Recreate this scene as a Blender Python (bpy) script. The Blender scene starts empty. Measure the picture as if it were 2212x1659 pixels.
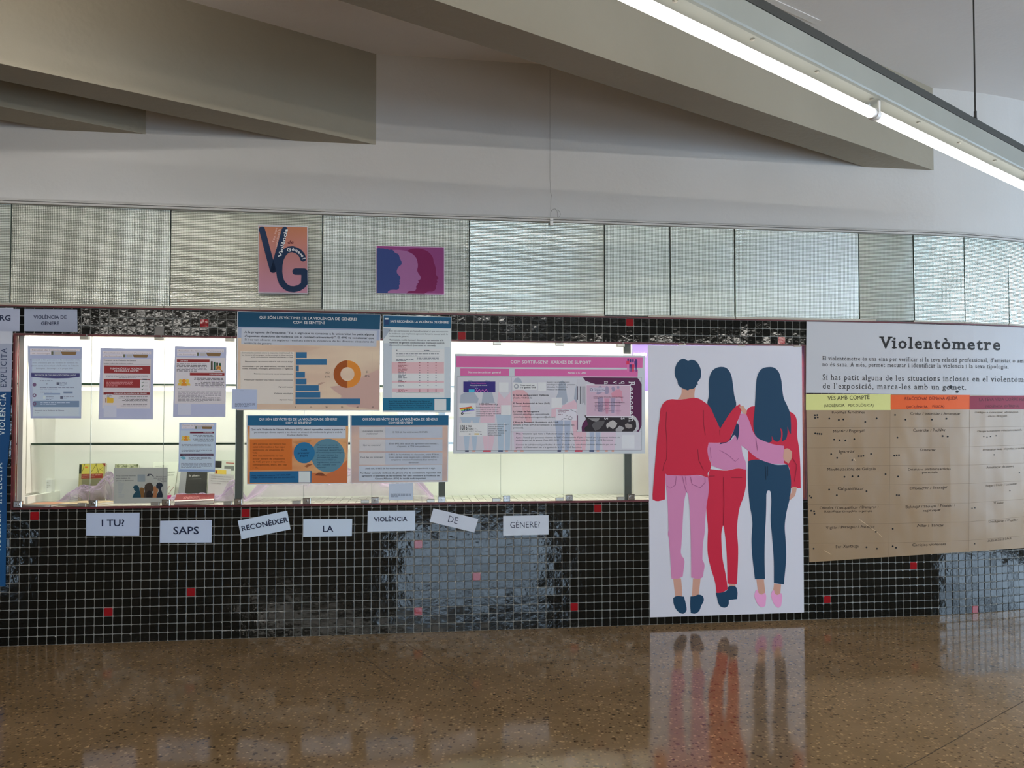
import bpy, math, random
import numpy as np
from mathutils import Vector, Matrix
random.seed(7)
rng = np.random.default_rng(7)
SC = bpy.context.scene
COL = SC.collection

# ---------------------------------------------------------------- survey of the photograph
F, W, H = 1650.0, 2212, 1659            # focal length in pixels of the 2212 x 1659 frame
PITCH = math.radians(1.5)
HORIZON = 925.0
PY0 = HORIZON - F * math.tan(PITCH)      # principal row (the lens is shifted a little)
Z0, T = 4.692, 0.1265                    # plan of the long wall: y = Z0 + T x, then an arc
TH = math.atan(T)
CT, ST = math.cos(TH), math.sin(TH)
X1 = 2.703
S1 = X1 / CT
P1 = (X1, Z0 + T * X1)
R = 3.6
CC = (P1[0] - R * ST, P1[1] + R * CT)

def rays(px, py):
    x = (np.asarray(px, float) - 1106) / F
    v = (PY0 - np.asarray(py, float)) / F
    dy = math.cos(PITCH) - v * math.sin(PITCH)
    dz = math.sin(PITCH) + v * math.cos(PITCH)
    return x / dy, dz / dy

def unp(px, py, off=0.0):
    """pixel -> (s along the wall, z) on the surface lying off metres in front of the wall"""
    a, e = rays(px, py)
    a, e = np.atleast_1d(a), np.atleast_1d(e)
    Y = (Z0 - off / CT) / (1 - T * a)
    s = (a * Y - off * ST) / CT
    A = a * a + 1; B = -2 * (a * CC[0] + CC[1]); Cc = CC[0] ** 2 + CC[1] ** 2 - (R + off) ** 2
    D = np.maximum(B * B - 4 * A * Cc, 0)
    t = (-B - np.sqrt(D)) / (2 * A)
    phi = np.arctan2((a * t - CC[0]), -(t - CC[1]))
    s2 = S1 + (phi - TH) * R
    far = s > S1
    s = np.where(far, s2, s); Y = np.where(far, t, Y)
    return s, ZC + e * Y

def wallpt(s, z, off=0.0):
    s = np.atleast_1d(np.asarray(s, float)); z = np.broadcast_to(np.asarray(z, float), s.shape)
    off = np.broadcast_to(np.asarray(off, float), s.shape)
    phi = TH + np.maximum(s - S1, 0) / R
    bx = np.where(s > S1, CC[0] + R * np.sin(phi), s * CT)
    by = np.where(s > S1, CC[1] - R * np.cos(phi), Z0 + s * ST)
    return np.stack([bx + off * np.sin(phi), by - off * np.cos(phi), z], 1)

ZC = 0.0
_a, _e = rays([40, 500, 1000], [1396.5, 1380, 1362.5])
_Y = Z0 / (1 - T * _a)
ZC = float(-(np.mean(_e * _Y)))           # camera height above the floor

def S(px, py=900): return float(unp(px, py)[0][0])
def Zp(px, py, off=0.0): return float(unp(px, py, off)[1][0])

# ---------------------------------------------------------------- camera, world, light, exposure
cam = bpy.data.cameras.new('camera')
cam.sensor_fit = 'HORIZONTAL'; cam.sensor_width = 36.0
cam.lens = 36.0 * F / W
cam.shift_y = (PY0 - H / 2) / W
cam.clip_start = 0.05
co = bpy.data.objects.new('camera', cam); COL.objects.link(co)
co.location = (0, 0, ZC); co.rotation_euler = (math.pi / 2 + PITCH, 0, 0)
SC.camera = co
SC.view_settings.view_transform = 'Standard'; SC.view_settings.look = 'None'
SC.view_settings.gamma = 1; SC.view_settings.use_curve_mapping = False
SC.view_settings.exposure = -0.07
SC.cycles.use_denoising = True
SC.cycles.max_bounces = 7; SC.cycles.diffuse_bounces = 4; SC.cycles.glossy_bounces = 4
SC.cycles.transparent_max_bounces = 12
SC.cycles.caustics_reflective = False; SC.cycles.caustics_refractive = False
SC.cycles.sample_clamp_indirect = 6
L_WORLD = 0.46; L_WIN = 13.0; L_TUBE = 2.7; L_TUBE2 = 46.0; L_CASE = 17.0
wd = bpy.data.worlds.new('hall'); SC.world = wd; wd.use_nodes = True
wd.node_tree.nodes['Background'].inputs[0].default_value = (1.0, 0.95, 0.88, 1)
wd.node_tree.nodes['Background'].inputs[1].default_value = L_WORLD

def case_light(name, sx, z, w):
    l = bpy.data.lights.new(name, 'AREA'); l.shape = 'RECTANGLE'; l.size = w; l.size_y = 0.05
    l.energy = L_CASE * w; l.color = (1.0, 0.95, 0.86)
    o = bpy.data.objects.new(name, l); COL.objects.link(o)
    p = wallpt(sx, z, -0.10)[0]; o.location = p
    tgt = wallpt(sx, z - 0.75, -0.46)[0]
    d = Vector(tgt - p); o.rotation_euler = d.to_track_quat('-Z', 'Y').to_euler()
    return o

# ---------------------------------------------------------------- materials
def lin(c):
    c = c / 255.0
    return c / 12.92 if c <= 0.04045 else ((c + 0.055) / 1.055) ** 2.4
def new_mat(name):
    m = bpy.data.materials.new(name); m.use_nodes = True
    return m, m.node_tree.nodes, m.node_tree.links, m.node_tree.nodes['Principled BSDF']
def flat(name, col, rough=0.6, metal=0.0, spec=0.5, emis=None, estr=0):
    m, n, l, b = new_mat(name)
    b.inputs['Base Color'].default_value = (*col, 1)
    b.inputs['Roughness'].default_value = rough; b.inputs['Metallic'].default_value = metal
    b.inputs['Specular IOR Level'].default_value = spec
    if emis: b.inputs['Emission Color'].default_value = (*emis, 1); b.inputs['Emission Strength'].default_value = estr
    return m
KPR = 0.79                                # photographed paper value -> albedo
_ink = {}
THIN = 0.0                                # share of light that passes through the sheets now being made
def ink(rgb, rough=0.55):
    key = (rgb, THIN)
    if key not in _ink:
        c = [min(0.88, lin(v) / KPR / (1 - THIN)) for v in rgb]
        m, n, l, b = new_mat('print_%02x%02x%02x' % rgb)
        b.inputs['Roughness'].default_value = rough; b.inputs['Specular IOR Level'].default_value = 0.25
        b.inputs['Base Color'].default_value = (*c, 1)
        if THIN:
            tl_ = n.new('ShaderNodeBsdfTranslucent'); tl_.inputs[0].default_value = (*[min(.9, v * 1.1) for v in c], 1)
            mx_ = n.new('ShaderNodeMixShader'); mx_.inputs[0].default_value = THIN
            l.new(b.outputs[0], mx_.inputs[1]); l.new(tl_.outputs[0], mx_.inputs[2]); l.new(mx_.outputs[0], n['Material Output'].inputs[0])
        _ink[key] = m
    return _ink[key]
def node(n, t, **k):
    x = n.new(t)
    for a, v in k.items(): setattr(x, a, v)
    return x
def noise_mat(name, c1, c2, scale, rough, bump=0.0, bscale=None, detail=4, rough2=None, stretch=None, coord='Object'):
    m, n, l, b = new_mat(name)
    tc = node(n, 'ShaderNodeTexCoord'); src = tc.outputs[coord]
    if stretch:
        mp = node(n, 'ShaderNodeMapping'); mp.inputs['Scale'].default_value = stretch
        l.new(src, mp.inputs[0]); src = mp.outputs[0]
    nz = node(n, 'ShaderNodeTexNoise'); nz.inputs['Scale'].default_value = scale; nz.inputs['Detail'].default_value = detail
    l.new(src, nz.inputs[0])
    cr = node(n, 'ShaderNodeValToRGB'); cr.color_ramp.elements[0].position = .35; cr.color_ramp.elements[1].position = .65
    cr.color_ramp.elements[0].color = (*c1, 1); cr.color_ramp.elements[1].color = (*c2, 1)
    l.new(nz.outputs[0], cr.inputs[0]); l.new(cr.outputs[0], b.inputs['Base Color'])
    b.inputs['Roughness'].default_value = rough
    if bump:
        n2 = node(n, 'ShaderNodeTexNoise'); n2.inputs['Scale'].default_value = bscale or scale * 4
        l.new(src, n2.inputs[0])
        bp = node(n, 'ShaderNodeBump'); bp.inputs['Strength'].default_value = bump; bp.inputs['Distance'].default_value = 0.01
        l.new(n2.outputs[0], bp.inputs['Height']); l.new(bp.outputs[0], b.inputs['Normal'])
    return m
M = {}
M['plaster'] = noise_mat('white_wall_plaster', (.60, .585, .565), (.63, .615, .60), 1.5, .85, .12, 40)
M['ceiling'] = noise_mat('ceiling_plaster', (.72, .685, .66), (.75, .715, .69), 1.2, .9, .2, 30)
M['beam'] = noise_mat('beige_beam_paint', (.31, .272, .205), (.335, .295, .225), 1.0, .75, .25, 25)
M['grout'] = noise_mat('pale_grout', (.23, .23, .215), (.31, .31, .29), 9, .9)
M['trimw'] = noise_mat('painted_ledge', (.50, .485, .46), (.56, .54, .52), 3, .5)
M['sill'] = noise_mat('cream_sill', (.42, .385, .31), (.52, .48, .40), 5, .6)
M['red'] = noise_mat('dark_red_enamel', (.085, .010, .014), (.14, .016, .022), 14, .45)
M['steel'] = flat('brushed_clip_steel', (.42, .40, .35), .35, .85)
M['chrome'] = flat('chrome_lock', (.62, .62, .62), .15, 1.0)
M['mull'] = flat('grey_green_upright', (.13, .15, .135), .5)
M['casew'] = noise_mat('case_white_paint', (.75, .735, .685), (.79, .775, .735), 3, .8)
M['caset'] = flat('pale_case_tile', (.42, .42, .36), .4)
M['white'] = flat('white_plastic', (.75, .74, .72), .4)
M['lamp'] = noise_mat('lamp_housing_white', (.27, .28, .25), (.29, .30, .27), 3, .45)
M['channel'] = flat('dark_grey_channel', (.028, .029, .025), .5)
M['tubegl'] = flat('tube_light', (1, 1, 1), .4, emis=(1.0, .965, .88), estr=L_TUBE)
M['tubegl_added'] = flat('tube_light_added', (1, 1, 1), .4, emis=(1.0, .96, .90), estr=L_TUBE2 * .7)
M['tubegl2'] = flat('tube_light_far', (1, 1, 1), .4, emis=(1.0, .96, .88), estr=L_TUBE2)
M['cable'] = flat('black_wire', (.02, .02, .018), .6)

def glazed(name, col, rough=.07):
    m, n, l, b = new_mat(name)
    g = node(n, 'ShaderNodeNewGeometry')
    nz = node(n, 'ShaderNodeTexNoise'); nz.inputs['Scale'].default_value = 34; nz.inputs['Detail'].default_value = 2
    l.new(g.outputs['Position'], nz.inputs[0])
    bp = node(n, 'ShaderNodeBump'); bp.inputs['Strength'].default_value = .27; bp.inputs['Distance'].default_value = .0022
    l.new(nz.outputs[0], bp.inputs['Height']); l.new(bp.outputs[0], b.inputs['Normal'])
    b.inputs['Base Color'].default_value = (*col, 1); b.inputs['Roughness'].default_value = rough
    b.inputs['Specular IOR Level'].default_value = .5
    return m
M['tile'] = glazed('black_glazed_tile', (.0035, .0045, .004))
M['rtile'] = glazed('red_glazed_tile', (.30, .006, .012))
M['gtile'] = glazed('grey_glazed_tile', (.22, .20, .185), .4)

def pane_glass(name, tint, rough=.02, ior=1.45):
    m, n, l, b = new_mat(name); n.remove(b)
    out = n['Material Output']
    tr = node(n, 'ShaderNodeBsdfTransparent'); tr.inputs[0].default_value = (*tint, 1)
    gl = node(n, 'ShaderNodeBsdfGlossy'); gl.inputs['Roughness'].default_value = rough
    fr = node(n, 'ShaderNodeFresnel'); fr.inputs[0].default_value = ior
    mx = node(n, 'ShaderNodeMixShader')
    l.new(fr.outputs[0], mx.inputs[0]); l.new(tr.outputs[0], mx.inputs[1]); l.new(gl.outputs[0], mx.inputs[2])
    l.new(mx.outputs[0], out.inputs[0])
    return m
M['pane'] = pane_glass('clear_pane', (.97, .98, .97))
M['shelfgl'] = pane_glass('shelf_glass', (.95, .98, .96), ior=1.3)
M['gedge'] = flat('green_glass_edge', (.02, .05, .028), .25)
M['pedge'] = flat('pane_edge', (.25, .30, .26), .3)
m, n, l, b = new_mat('lilac_tulle'); n.remove(b)
tr = node(n, 'ShaderNodeBsdfTransparent'); df = node(n, 'ShaderNodeBsdfDiffuse'); df.inputs[0].default_value = (.56, .44, .62, 1)
tl = node(n, 'ShaderNodeBsdfTranslucent'); tl.inputs[0].default_value = (.56, .44, .62, 1)
m1 = node(n, 'ShaderNodeMixShader'); m2 = node(n, 'ShaderNodeMixShader')
lw = node(n, 'ShaderNodeLayerWeight'); lw.inputs[0].default_value = .55
mr = node(n, 'ShaderNodeMapRange'); mr.inputs['To Min'].default_value = .20; mr.inputs['To Max'].default_value = .80
l.new(lw.outputs['Facing'], mr.inputs['Value']); l.new(mr.outputs[0], m2.inputs[0])
m1.inputs[0].default_value = .4; l.new(df.outputs[0], m1.inputs[1]); l.new(tl.outputs[0], m1.inputs[2])
l.new(tr.outputs[0], m2.inputs[1]); l.new(m1.outputs[0], m2.inputs[2]); l.new(m2.outputs[0], n['Material Output'].inputs[0])
M['tulle'] = m

def ribbed(name, horiz, vert, seed, rough=.14):
    """silvery reeded glass: fine horizontal and/or vertical ribs pressed in a sheet over a reflective backing"""
    m, n, l, b = new_mat(name)
    uv = node(n, 'ShaderNodeUVMap'); uv.uv_map = 'UVMap'
    wn = node(n, 'ShaderNodeTexNoise'); wn.inputs['Scale'].default_value = 5.0; wn.inputs['Detail'].default_value = 2
    mp = node(n, 'ShaderNodeMapping'); mp.inputs['Location'].default_value = (seed * 3.1, seed * 1.7, 0); l.new(uv.outputs[0], mp.inputs[0])
    l.new(mp.outputs[0], wn.inputs[0])
    sp = node(n, 'ShaderNodeSeparateXYZ'); l.new(uv.outputs[0], sp.inputs[0])
    def rib(axis, per, amp):
        ad = node(n, 'ShaderNodeMath', operation='MULTIPLY_ADD'); ad.inputs[1].default_value = .006
        l.new(wn.outputs[0], ad.inputs[0]); l.new(sp.outputs[axis], ad.inputs[2])
        mu = node(n, 'ShaderNodeMath', operation='MULTIPLY'); mu.inputs[1].default_value = 2 * math.pi / per; l.new(ad.outputs[0], mu.inputs[0])
        si = node(n, 'ShaderNodeMath', operation='SINE'); l.new(mu.outputs[0], si.inputs[0])
        sc = node(n, 'ShaderNodeMath', operation='MULTIPLY'); sc.inputs[1].default_value = amp; l.new(si.outputs[0], sc.inputs[0])
        return sc.outputs[0]
    h = rib(1, .0095, horiz); v = rib(0, .0095, vert)
    ad = node(n, 'ShaderNodeMath', operation='ADD'); l.new(h, ad.inputs[0]); l.new(v, ad.inputs[1])
    bp = node(n, 'ShaderNodeBump'); bp.inputs['Strength'].default_value = 1.0; bp.inputs['Distance'].default_value = .00038
    l.new(ad.outputs[0], bp.inputs['Height'])
    w2 = node(n, 'ShaderNodeTexNoise'); w2.inputs['Scale'].default_value = 2.2; w2.inputs['Detail'].default_value = 3; l.new(mp.outputs[0], w2.inputs[0])
    b2 = node(n, 'ShaderNodeBump'); b2.inputs['Strength'].default_value = .6; b2.inputs['Distance'].default_value = .02
    l.new(w2.outputs[0], b2.inputs['Height']); l.new(bp.outputs[0], b2.inputs['Normal'])
    l.new(b2.outputs[0], b.inputs['Normal'])
    # rib shading painted into the base colour, darker in the valleys
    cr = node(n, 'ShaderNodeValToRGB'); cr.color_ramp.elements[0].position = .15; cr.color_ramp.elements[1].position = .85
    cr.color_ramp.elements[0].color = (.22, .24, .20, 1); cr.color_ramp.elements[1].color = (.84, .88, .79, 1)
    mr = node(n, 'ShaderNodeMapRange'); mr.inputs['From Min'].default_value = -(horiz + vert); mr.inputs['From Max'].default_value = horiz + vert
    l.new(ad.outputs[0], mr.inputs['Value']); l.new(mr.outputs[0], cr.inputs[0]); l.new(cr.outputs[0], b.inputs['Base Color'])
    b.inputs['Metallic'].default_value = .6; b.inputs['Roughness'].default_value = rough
    return m

# terrazzo
m, n, l, b = new_mat('brown_terrazzo')
g = node(n, 'ShaderNodeNewGeometry')
v1 = node(n, 'ShaderNodeTexVoronoi'); v1.inputs['Scale'].default_value = 74; v1.inputs['Randomness'].default_value = 1; l.new(g.outputs['Position'], v1.inputs[0])
v2 = node(n, 'ShaderNodeTexVoronoi'); v2.inputs['Scale'].default_value = 36; l.new(g.outputs['Position'], v2.inputs[0])
nz = node(n, 'ShaderNodeTexNoise'); nz.inputs['Scale'].default_value = 3; nz.inputs['Detail'].default_value = 5; l.new(g.outputs['Position'], nz.inputs[0])
base = node(n, 'ShaderNodeValToRGB'); l.new(nz.outputs[0], base.inputs[0])
base.color_ramp.elements[0].position = .3; base.color_ramp.elements[1].position = .7
base.color_ramp.elements[0].color = (.20, .126, .058, 1); base.color_ramp.elements[1].color = (.28, .178, .09, 1)
sp = node(n, 'ShaderNodeSeparateColor'); l.new(v1.outputs['Color'], sp.inputs[0])
chips = node(n, 'ShaderNodeValToRGB'); chips.color_ramp.interpolation = 'CONSTANT'
e = chips.color_ramp.elements; e[0].position = 0; e[0].color = (.45, .42, .38, 1); e[1].position = .16; e[1].color = (1, 1, 1, 1)
x = e.new(.62); x.color = (1.25, 1.22, 1.18, 1); x = e.new(.86); x.color = (1.9, 1.9, 1.9, 1)
l.new(sp.outputs[0], chips.inputs[0])
near = node(n, 'ShaderNodeValToRGB'); near.color_ramp.elements[0].position = .36; near.color_ramp.elements[1].position = .48
near.color_ramp.elements[0].color = (1, 1, 1, 1); near.color_ramp.elements[1].color = (0, 0, 0, 1)
l.new(v1.outputs['Distance'], near.inputs[0])
mxa = node(n, 'ShaderNodeMix', data_type='RGBA', blend_type='MULTIPLY'); mxa.inputs[0].default_value = 1
l.new(near.outputs[0], mxa.inputs[0]); l.new(base.outputs[0], mxa.inputs[6]); l.new(chips.outputs[0], mxa.inputs[7])
sp2 = node(n, 'ShaderNodeSeparateColor'); l.new(v2.outputs['Color'], sp2.inputs[0])
big = node(n, 'ShaderNodeValToRGB'); big.color_ramp.interpolation = 'CONSTANT'
e = big.color_ramp.elements; e[0].position = 0; e[0].color = (.40, .36, .30, 1); e[1].position = .10; e[1].color = (1, 1, 1, 1)
x = e.new(.94); x.color = (1.5, 1.5, 1.45, 1); l.new(sp2.outputs[1], big.inputs[0])
near2 = node(n, 'ShaderNodeValToRGB'); near2.color_ramp.elements[0].position = .30; near2.color_ramp.elements[1].position = .36
near2.color_ramp.elements[0].color = (1, 1, 1, 1); near2.color_ramp.elements[1].color = (0, 0, 0, 1); l.new(v2.outputs['Distance'], near2.inputs[0])
mxb = node(n, 'ShaderNodeMix', data_type='RGBA', blend_type='MULTIPLY')
l.new(near2.outputs[0], mxb.inputs[0]); l.new(mxa.outputs[2], mxb.inputs[6]); l.new(big.outputs[0], mxb.inputs[7])
l.new(mxb.outputs[2], b.inputs['Base Color'])
b.inputs['Roughness'].default_value = .09; b.inputs['Specular IOR Level'].default_value = .42
nb = node(n, 'ShaderNodeTexNoise'); nb.inputs['Scale'].default_value = 7; nb.inputs['Detail'].default_value = 2; l.new(g.outputs['Position'], nb.inputs[0])
bp = node(n, 'ShaderNodeBump'); bp.inputs['Strength'].default_value = .06; bp.inputs['Distance'].default_value = .01; l.new(nb.outputs[0], bp.inputs['Height']); l.new(bp.outputs[0], b.inputs['Normal'])
M['terrazzo'] = m
M['joint'] = flat('floor_joint_dirt', (.045, .027, .012), .6)
M['winpane'] = flat('daylit_pane', (.1, .1, .1), .3, emis=(.58, .78, 1.0), estr=L_WIN)
M['winframe'] = flat('window_frame', (.05, .06, .07), .5)

# ---------------------------------------------------------------- object helpers
def tag(o, label=None, cat=None, group=None, kind=None):
    if label: o['label'] = label
    if cat: o['category'] = cat
    if group: o['group'] = group
    if kind: o['kind'] = kind
    return o
def mesh_data(name, V, Fc, mats, mi=None, smooth=False, uv=None):
    me = bpy.data.meshes.new(name)
    me.from_pydata([tuple(map(float, v)) for v in V], [], [tuple(f) for f in Fc])
    for mm in (mats if isinstance(mats, (list, tuple)) else [mats]): me.materials.append(mm)
    if mi is not None: me.polygons.foreach_set('material_index', list(mi))
    if smooth: me.polygons.foreach_set('use_smooth', [True] * len(me.polygons))
    if uv is not None:
        ul = me.uv_layers.new(name='UVMap')
        for lp in me.loops: ul.data[lp.index].uv = uv[lp.vertex_index]
    me.update()
    return me
def link(name, me, parent=None, loc=(0, 0, 0)):
    o = bpy.data.objects.new(name, me); COL.objects.link(o); o.location = loc
    if parent: o.parent = parent
    return o
def org(o):
    p = Vector((0, 0, 0))
    while o: p += o.location; o = o.parent
    return p
def obj(name, V, Fc, mats, parent=None, mi=None, smooth=False, uv=None, origin=None):
    """object from world-space vertices; its origin sits at the base of the piece"""
    V = np.asarray(V, float)
    if origin is None:
        origin = (V[:, 0].mean(), V[:, 1].mean(), V[:, 2].min())
    base = np.array(origin, float)
    me = mesh_data(name, V - base, Fc, mats, mi, smooth, uv)
    pl = np.array(org(parent)) if parent else np.zeros(3)
    return link(name, me, parent, tuple(base - pl))
def empty(name, loc, label=None, cat=None, group=None, kind=None):
    o = bpy.data.objects.new(name, None); COL.objects.link(o); o.location = tuple(map(float, loc)); o.empty_display_size = .1
    return tag(o, label, cat, group, kind)
class MB:
    def __init__(s): s.V = []; s.F = []; s.I = []
    def add(s, V, Fc, i=0):
        k = len(s.V); s.V += [tuple(map(float, v)) for v in V]; s.F += [tuple(a + k for a in f) for f in Fc]; s.I += [i] * len(Fc)
    def hexa(s, P, i=0):      # 8 points: bottom loop 0-3, top loop 4-7
        s.add(P, [(3, 2, 1, 0), (4, 5, 6, 7), (0, 1, 5, 4), (1, 2, 6, 5), (2, 3, 7, 6), (3, 0, 4, 7)], i)
    def wbox(s, s0, s1, z0, z1, o0, o1, i=0, seg=None):
        """box following the wall between s0..s1, z0..z1, offsets o0 (back) .. o1 (front)"""
        n = seg or max(1, int(abs(s1 - s0) / .25) if s1 > S1 - .05 else 1)
        ss = np.linspace(s0, s1, n + 1)
        rows = [wallpt(ss, z0, o1), wallpt(ss, z0, o0), wallpt(ss, z1, o0), wallpt(ss, z1, o1)]
        V = np.concatenate(rows); N = n + 1; Fc = []
        for k in range(n):
            for a in range(4):
                b_ = (a + 1) % 4
                Fc.append((a * N + k, b_ * N + k, b_ * N + k + 1, a * N + k + 1))
        Fc.append((0, 3 * N, 2 * N, N)); Fc.append((n, N + n, 2 * N + n, 3 * N + n))
        s.add(V, Fc, i)
    def cyl(s, p0, p1, r, n=12, i=0, r1=None, caps=True):
        p0, p1 = Vector(p0), Vector(p1); d = (p1 - p0).normalized()
        a = d.orthogonal().normalized(); b_ = d.cross(a); r1 = r if r1 is None else r1
        V = [p0 + (a * math.cos(t) + b_ * math.sin(t)) * r for t in [2 * math.pi * k / n for k in range(n)]]
        V += [p1 + (a * math.cos(t) + b_ * math.sin(t)) * r1 for t in [2 * math.pi * k / n for k in range(n)]]
        Fc = [(k, (k + 1) % n, n + (k + 1) % n, n + k) for k in range(n)]
        if caps: Fc += [tuple(reversed(range(n))), tuple(range(n, 2 * n))]
        s.add(V, Fc, i)
    def tube(s, pts, r, n=6, i=0):
        pts = [Vector(p) for p in pts]; V = []; Fc = []
        for k, p in enumerate(pts):
            d = (pts[min(k + 1, len(pts) - 1)] - pts[max(k - 1, 0)]).normalized()
            a = Vector((0.3, 1, .1)).cross(d).normalized(); b_ = d.cross(a)
            V += [p + (a * math.cos(2 * math.pi * j / n) + b_ * math.sin(2 * math.pi * j / n)) * r for j in range(n)]
            if k: Fc += [((k - 1) * n + j, (k - 1) * n + (j + 1) % n, k * n + (j + 1) % n, k * n + j) for j in range(n)]
        Fc += [tuple(reversed(range(n))), tuple(range((len(pts) - 1) * n, len(pts) * n))]
        s.add(V, Fc, i)
    def build(s, name, mats, parent=None, smooth=False, uv=None):
        return obj(name, s.V, s.F, mats, parent, s.I, smooth, uv)
# ---------------------------------------------------------------- lettering
CH = "ABCDEFGHIJKLMNOPQRSTUVWXYZabcdefghijklmnopqrstuvwxyz0123456789ÀÁÈÉÍÒÓÚÜàáèéíïòóúüç·.,:;?!'\"()/-%@#+•"
CH = ''.join(dict.fromkeys(CH))
GL = {}
def _font_pass(key, off, shear=0.0, res=2):
    tmp = []
    def mk(body):
        c = bpy.data.curves.new('g', 'FONT'); c.body = body; c.size = 1; c.resolution_u = res; c.offset = off; c.shear = shear
        c.fill_mode = 'FRONT'
        o = bpy.data.objects.new('g', c); COL.objects.link(o); tmp.append(o); return o
    a = [mk(ch) for ch in CH]
    if off > .01: a[CH.index('M')].data.offset = 0.0
    w = [mk('|' + ch + '|') for ch in CH]; w0 = mk('||'); sp = mk('| |')
    dg = bpy.context.evaluated_depsgraph_get(); dg.update()
    def mesh(o):
        me = bpy.data.meshes.new_from_object(o.evaluated_get(dg))
        n = len(me.vertices); V = np.empty(n * 3); me.vertices.foreach_get('co', V); V = V.reshape(-1, 3)[:, :2].copy()
        Fc = [tuple(p.vertices) for p in me.polygons]; bpy.data.meshes.remove(me); return V, Fc
    def width(o): V, _ = mesh(o); return V[:, 0].max() - V[:, 0].min()
    b0 = width(w0); G = {}
    for ch, o, ow in zip(CH, a, w): V, Fc = mesh(o); G[ch] = (V, Fc, width(ow) - b0)
    G[' '] = (np.zeros((0, 2)), [], width(sp) - b0)
    cap = G['H'][0][:, 1].max()
    for o in tmp: c = o.data; bpy.data.objects.remove(o); bpy.data.curves.remove(c)
    GL[key] = {k: (v[0] / cap, v[1], v[2] / cap) for k, v in G.items()}
_font_pass('reg', 0.0); _font_pass('bold', 0.018); _font_pass('light', -0.009); _font_pass('ital', 0.012, .25)

def _serifs(G, wide, thick):
    """slab feet and caps for every stem end of the plain letters"""
    xh = G['x'][0][:, 1].max(); asc = G['l'][0][:, 1].max(); out = {}
    def spans(V, Fc, y):
        iv = []
        for f in Fc:
            xs = []
            for i in range(len(f)):
                p, q = V[f[i]], V[f[(i + 1) % len(f)]]
                if (p[1] - y) * (q[1] - y) < 0: xs.append(p[0] + (q[0] - p[0]) * (y - p[1]) / (q[1] - p[1]))
            if len(xs) >= 2: iv.append((min(xs), max(xs)))
        iv.sort(); r = []
        for a, b_ in iv:
            if r and a <= r[-1][1] + 1e-3: r[-1][1] = max(r[-1][1], b_)
            else: r.append([a, b_])
        return r
    plain = {'À': 'A', 'Á': 'A', 'È': 'E', 'É': 'E', 'Í': 'I', 'Ò': 'O', 'Ó': 'O', 'à': 'a', 'á': 'a', 'è': 'e', 'é': 'e', 'í': 'i', 'ò': 'o', 'ó': 'o', 'ú': 'u'}
    for ch, (V, Fc, adv) in G.items():
        c = plain.get(ch, ch); V2 = [tuple(v) for v in V]; F2 = list(Fc)
        def slab(a, b_, y0, y1):
            k = len(V2); V2.extend([(a, y0), (b_, y0), (b_, y1), (a, y1)]); F2.append((k, k + 1, k + 2, k + 3))
        if c in 'AFHIKMNPRTXYfhiklmnrx1EDBL':
            for a, b_ in spans(V, Fc, .03):
                if b_ - a < .42: slab(a - wide, b_ + wide, 0, thick)
        if c in 'pq':
            for a, b_ in spans(V, Fc, V[:, 1].min() + .03): slab(a - wide, b_ + wide, V[:, 1].min(), V[:, 1].min() + thick)
        if c in 'HIKMNUVWXYDBPRFEL':
            for a, b_ in spans(V, Fc, .97):
                if b_ - a < .42: slab(a - wide, b_ + wide, 1 - thick, 1)
                else: slab(a - wide, a + .1, 1 - thick, 1)
        if c in 'vwxy':
            for a, b_ in spans(V, Fc, xh - .03): slab(a - wide * .8, b_ + wide * .8, xh - thick, xh)
        if c in 'imnruj':
            sp = spans(V, Fc, xh * .55)
            for j, (a, b_) in enumerate(sp):
                if j == 0 or c == 'u': slab(a - wide * 1.3, a + .05, xh - thick, xh)
        if c in 'bdhkl':
            sp = spans(V, Fc, asc - .05)
            if sp: slab(sp[0][0] - wide * 1.3, sp[0][0] + .05, asc - thick, asc)
        if c in 'ECFTGS' and c not in 'GCS':
            x = V[:, 0].max(); slab(x - thick, x, .75, 1.0)
            if c == 'E': slab(x - thick, x, 0, .25)
            if c == 'T': x = V[:, 0].min(); slab(x, x + thick, .75, 1.0)
        out[ch] = (np.array(V2) if V2 else V, F2, adv + wide * 1.4)
    return out
GL['serif'] = _serifs(GL['reg'], .10, .07)
GL['serifb'] = _serifs(GL['bold'], .11, .10)

class Crop:
    def __init__(s, x, y, k): s.x, s.y, s.k = x, y, k
    def __call__(s, pts):
        p = np.asarray(pts, float).reshape(-1, 2); return np.stack([s.x + p[:, 0] / s.k, s.y + p[:, 1] / s.k], 1)
PX = Crop(0, 0, 1)

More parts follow.
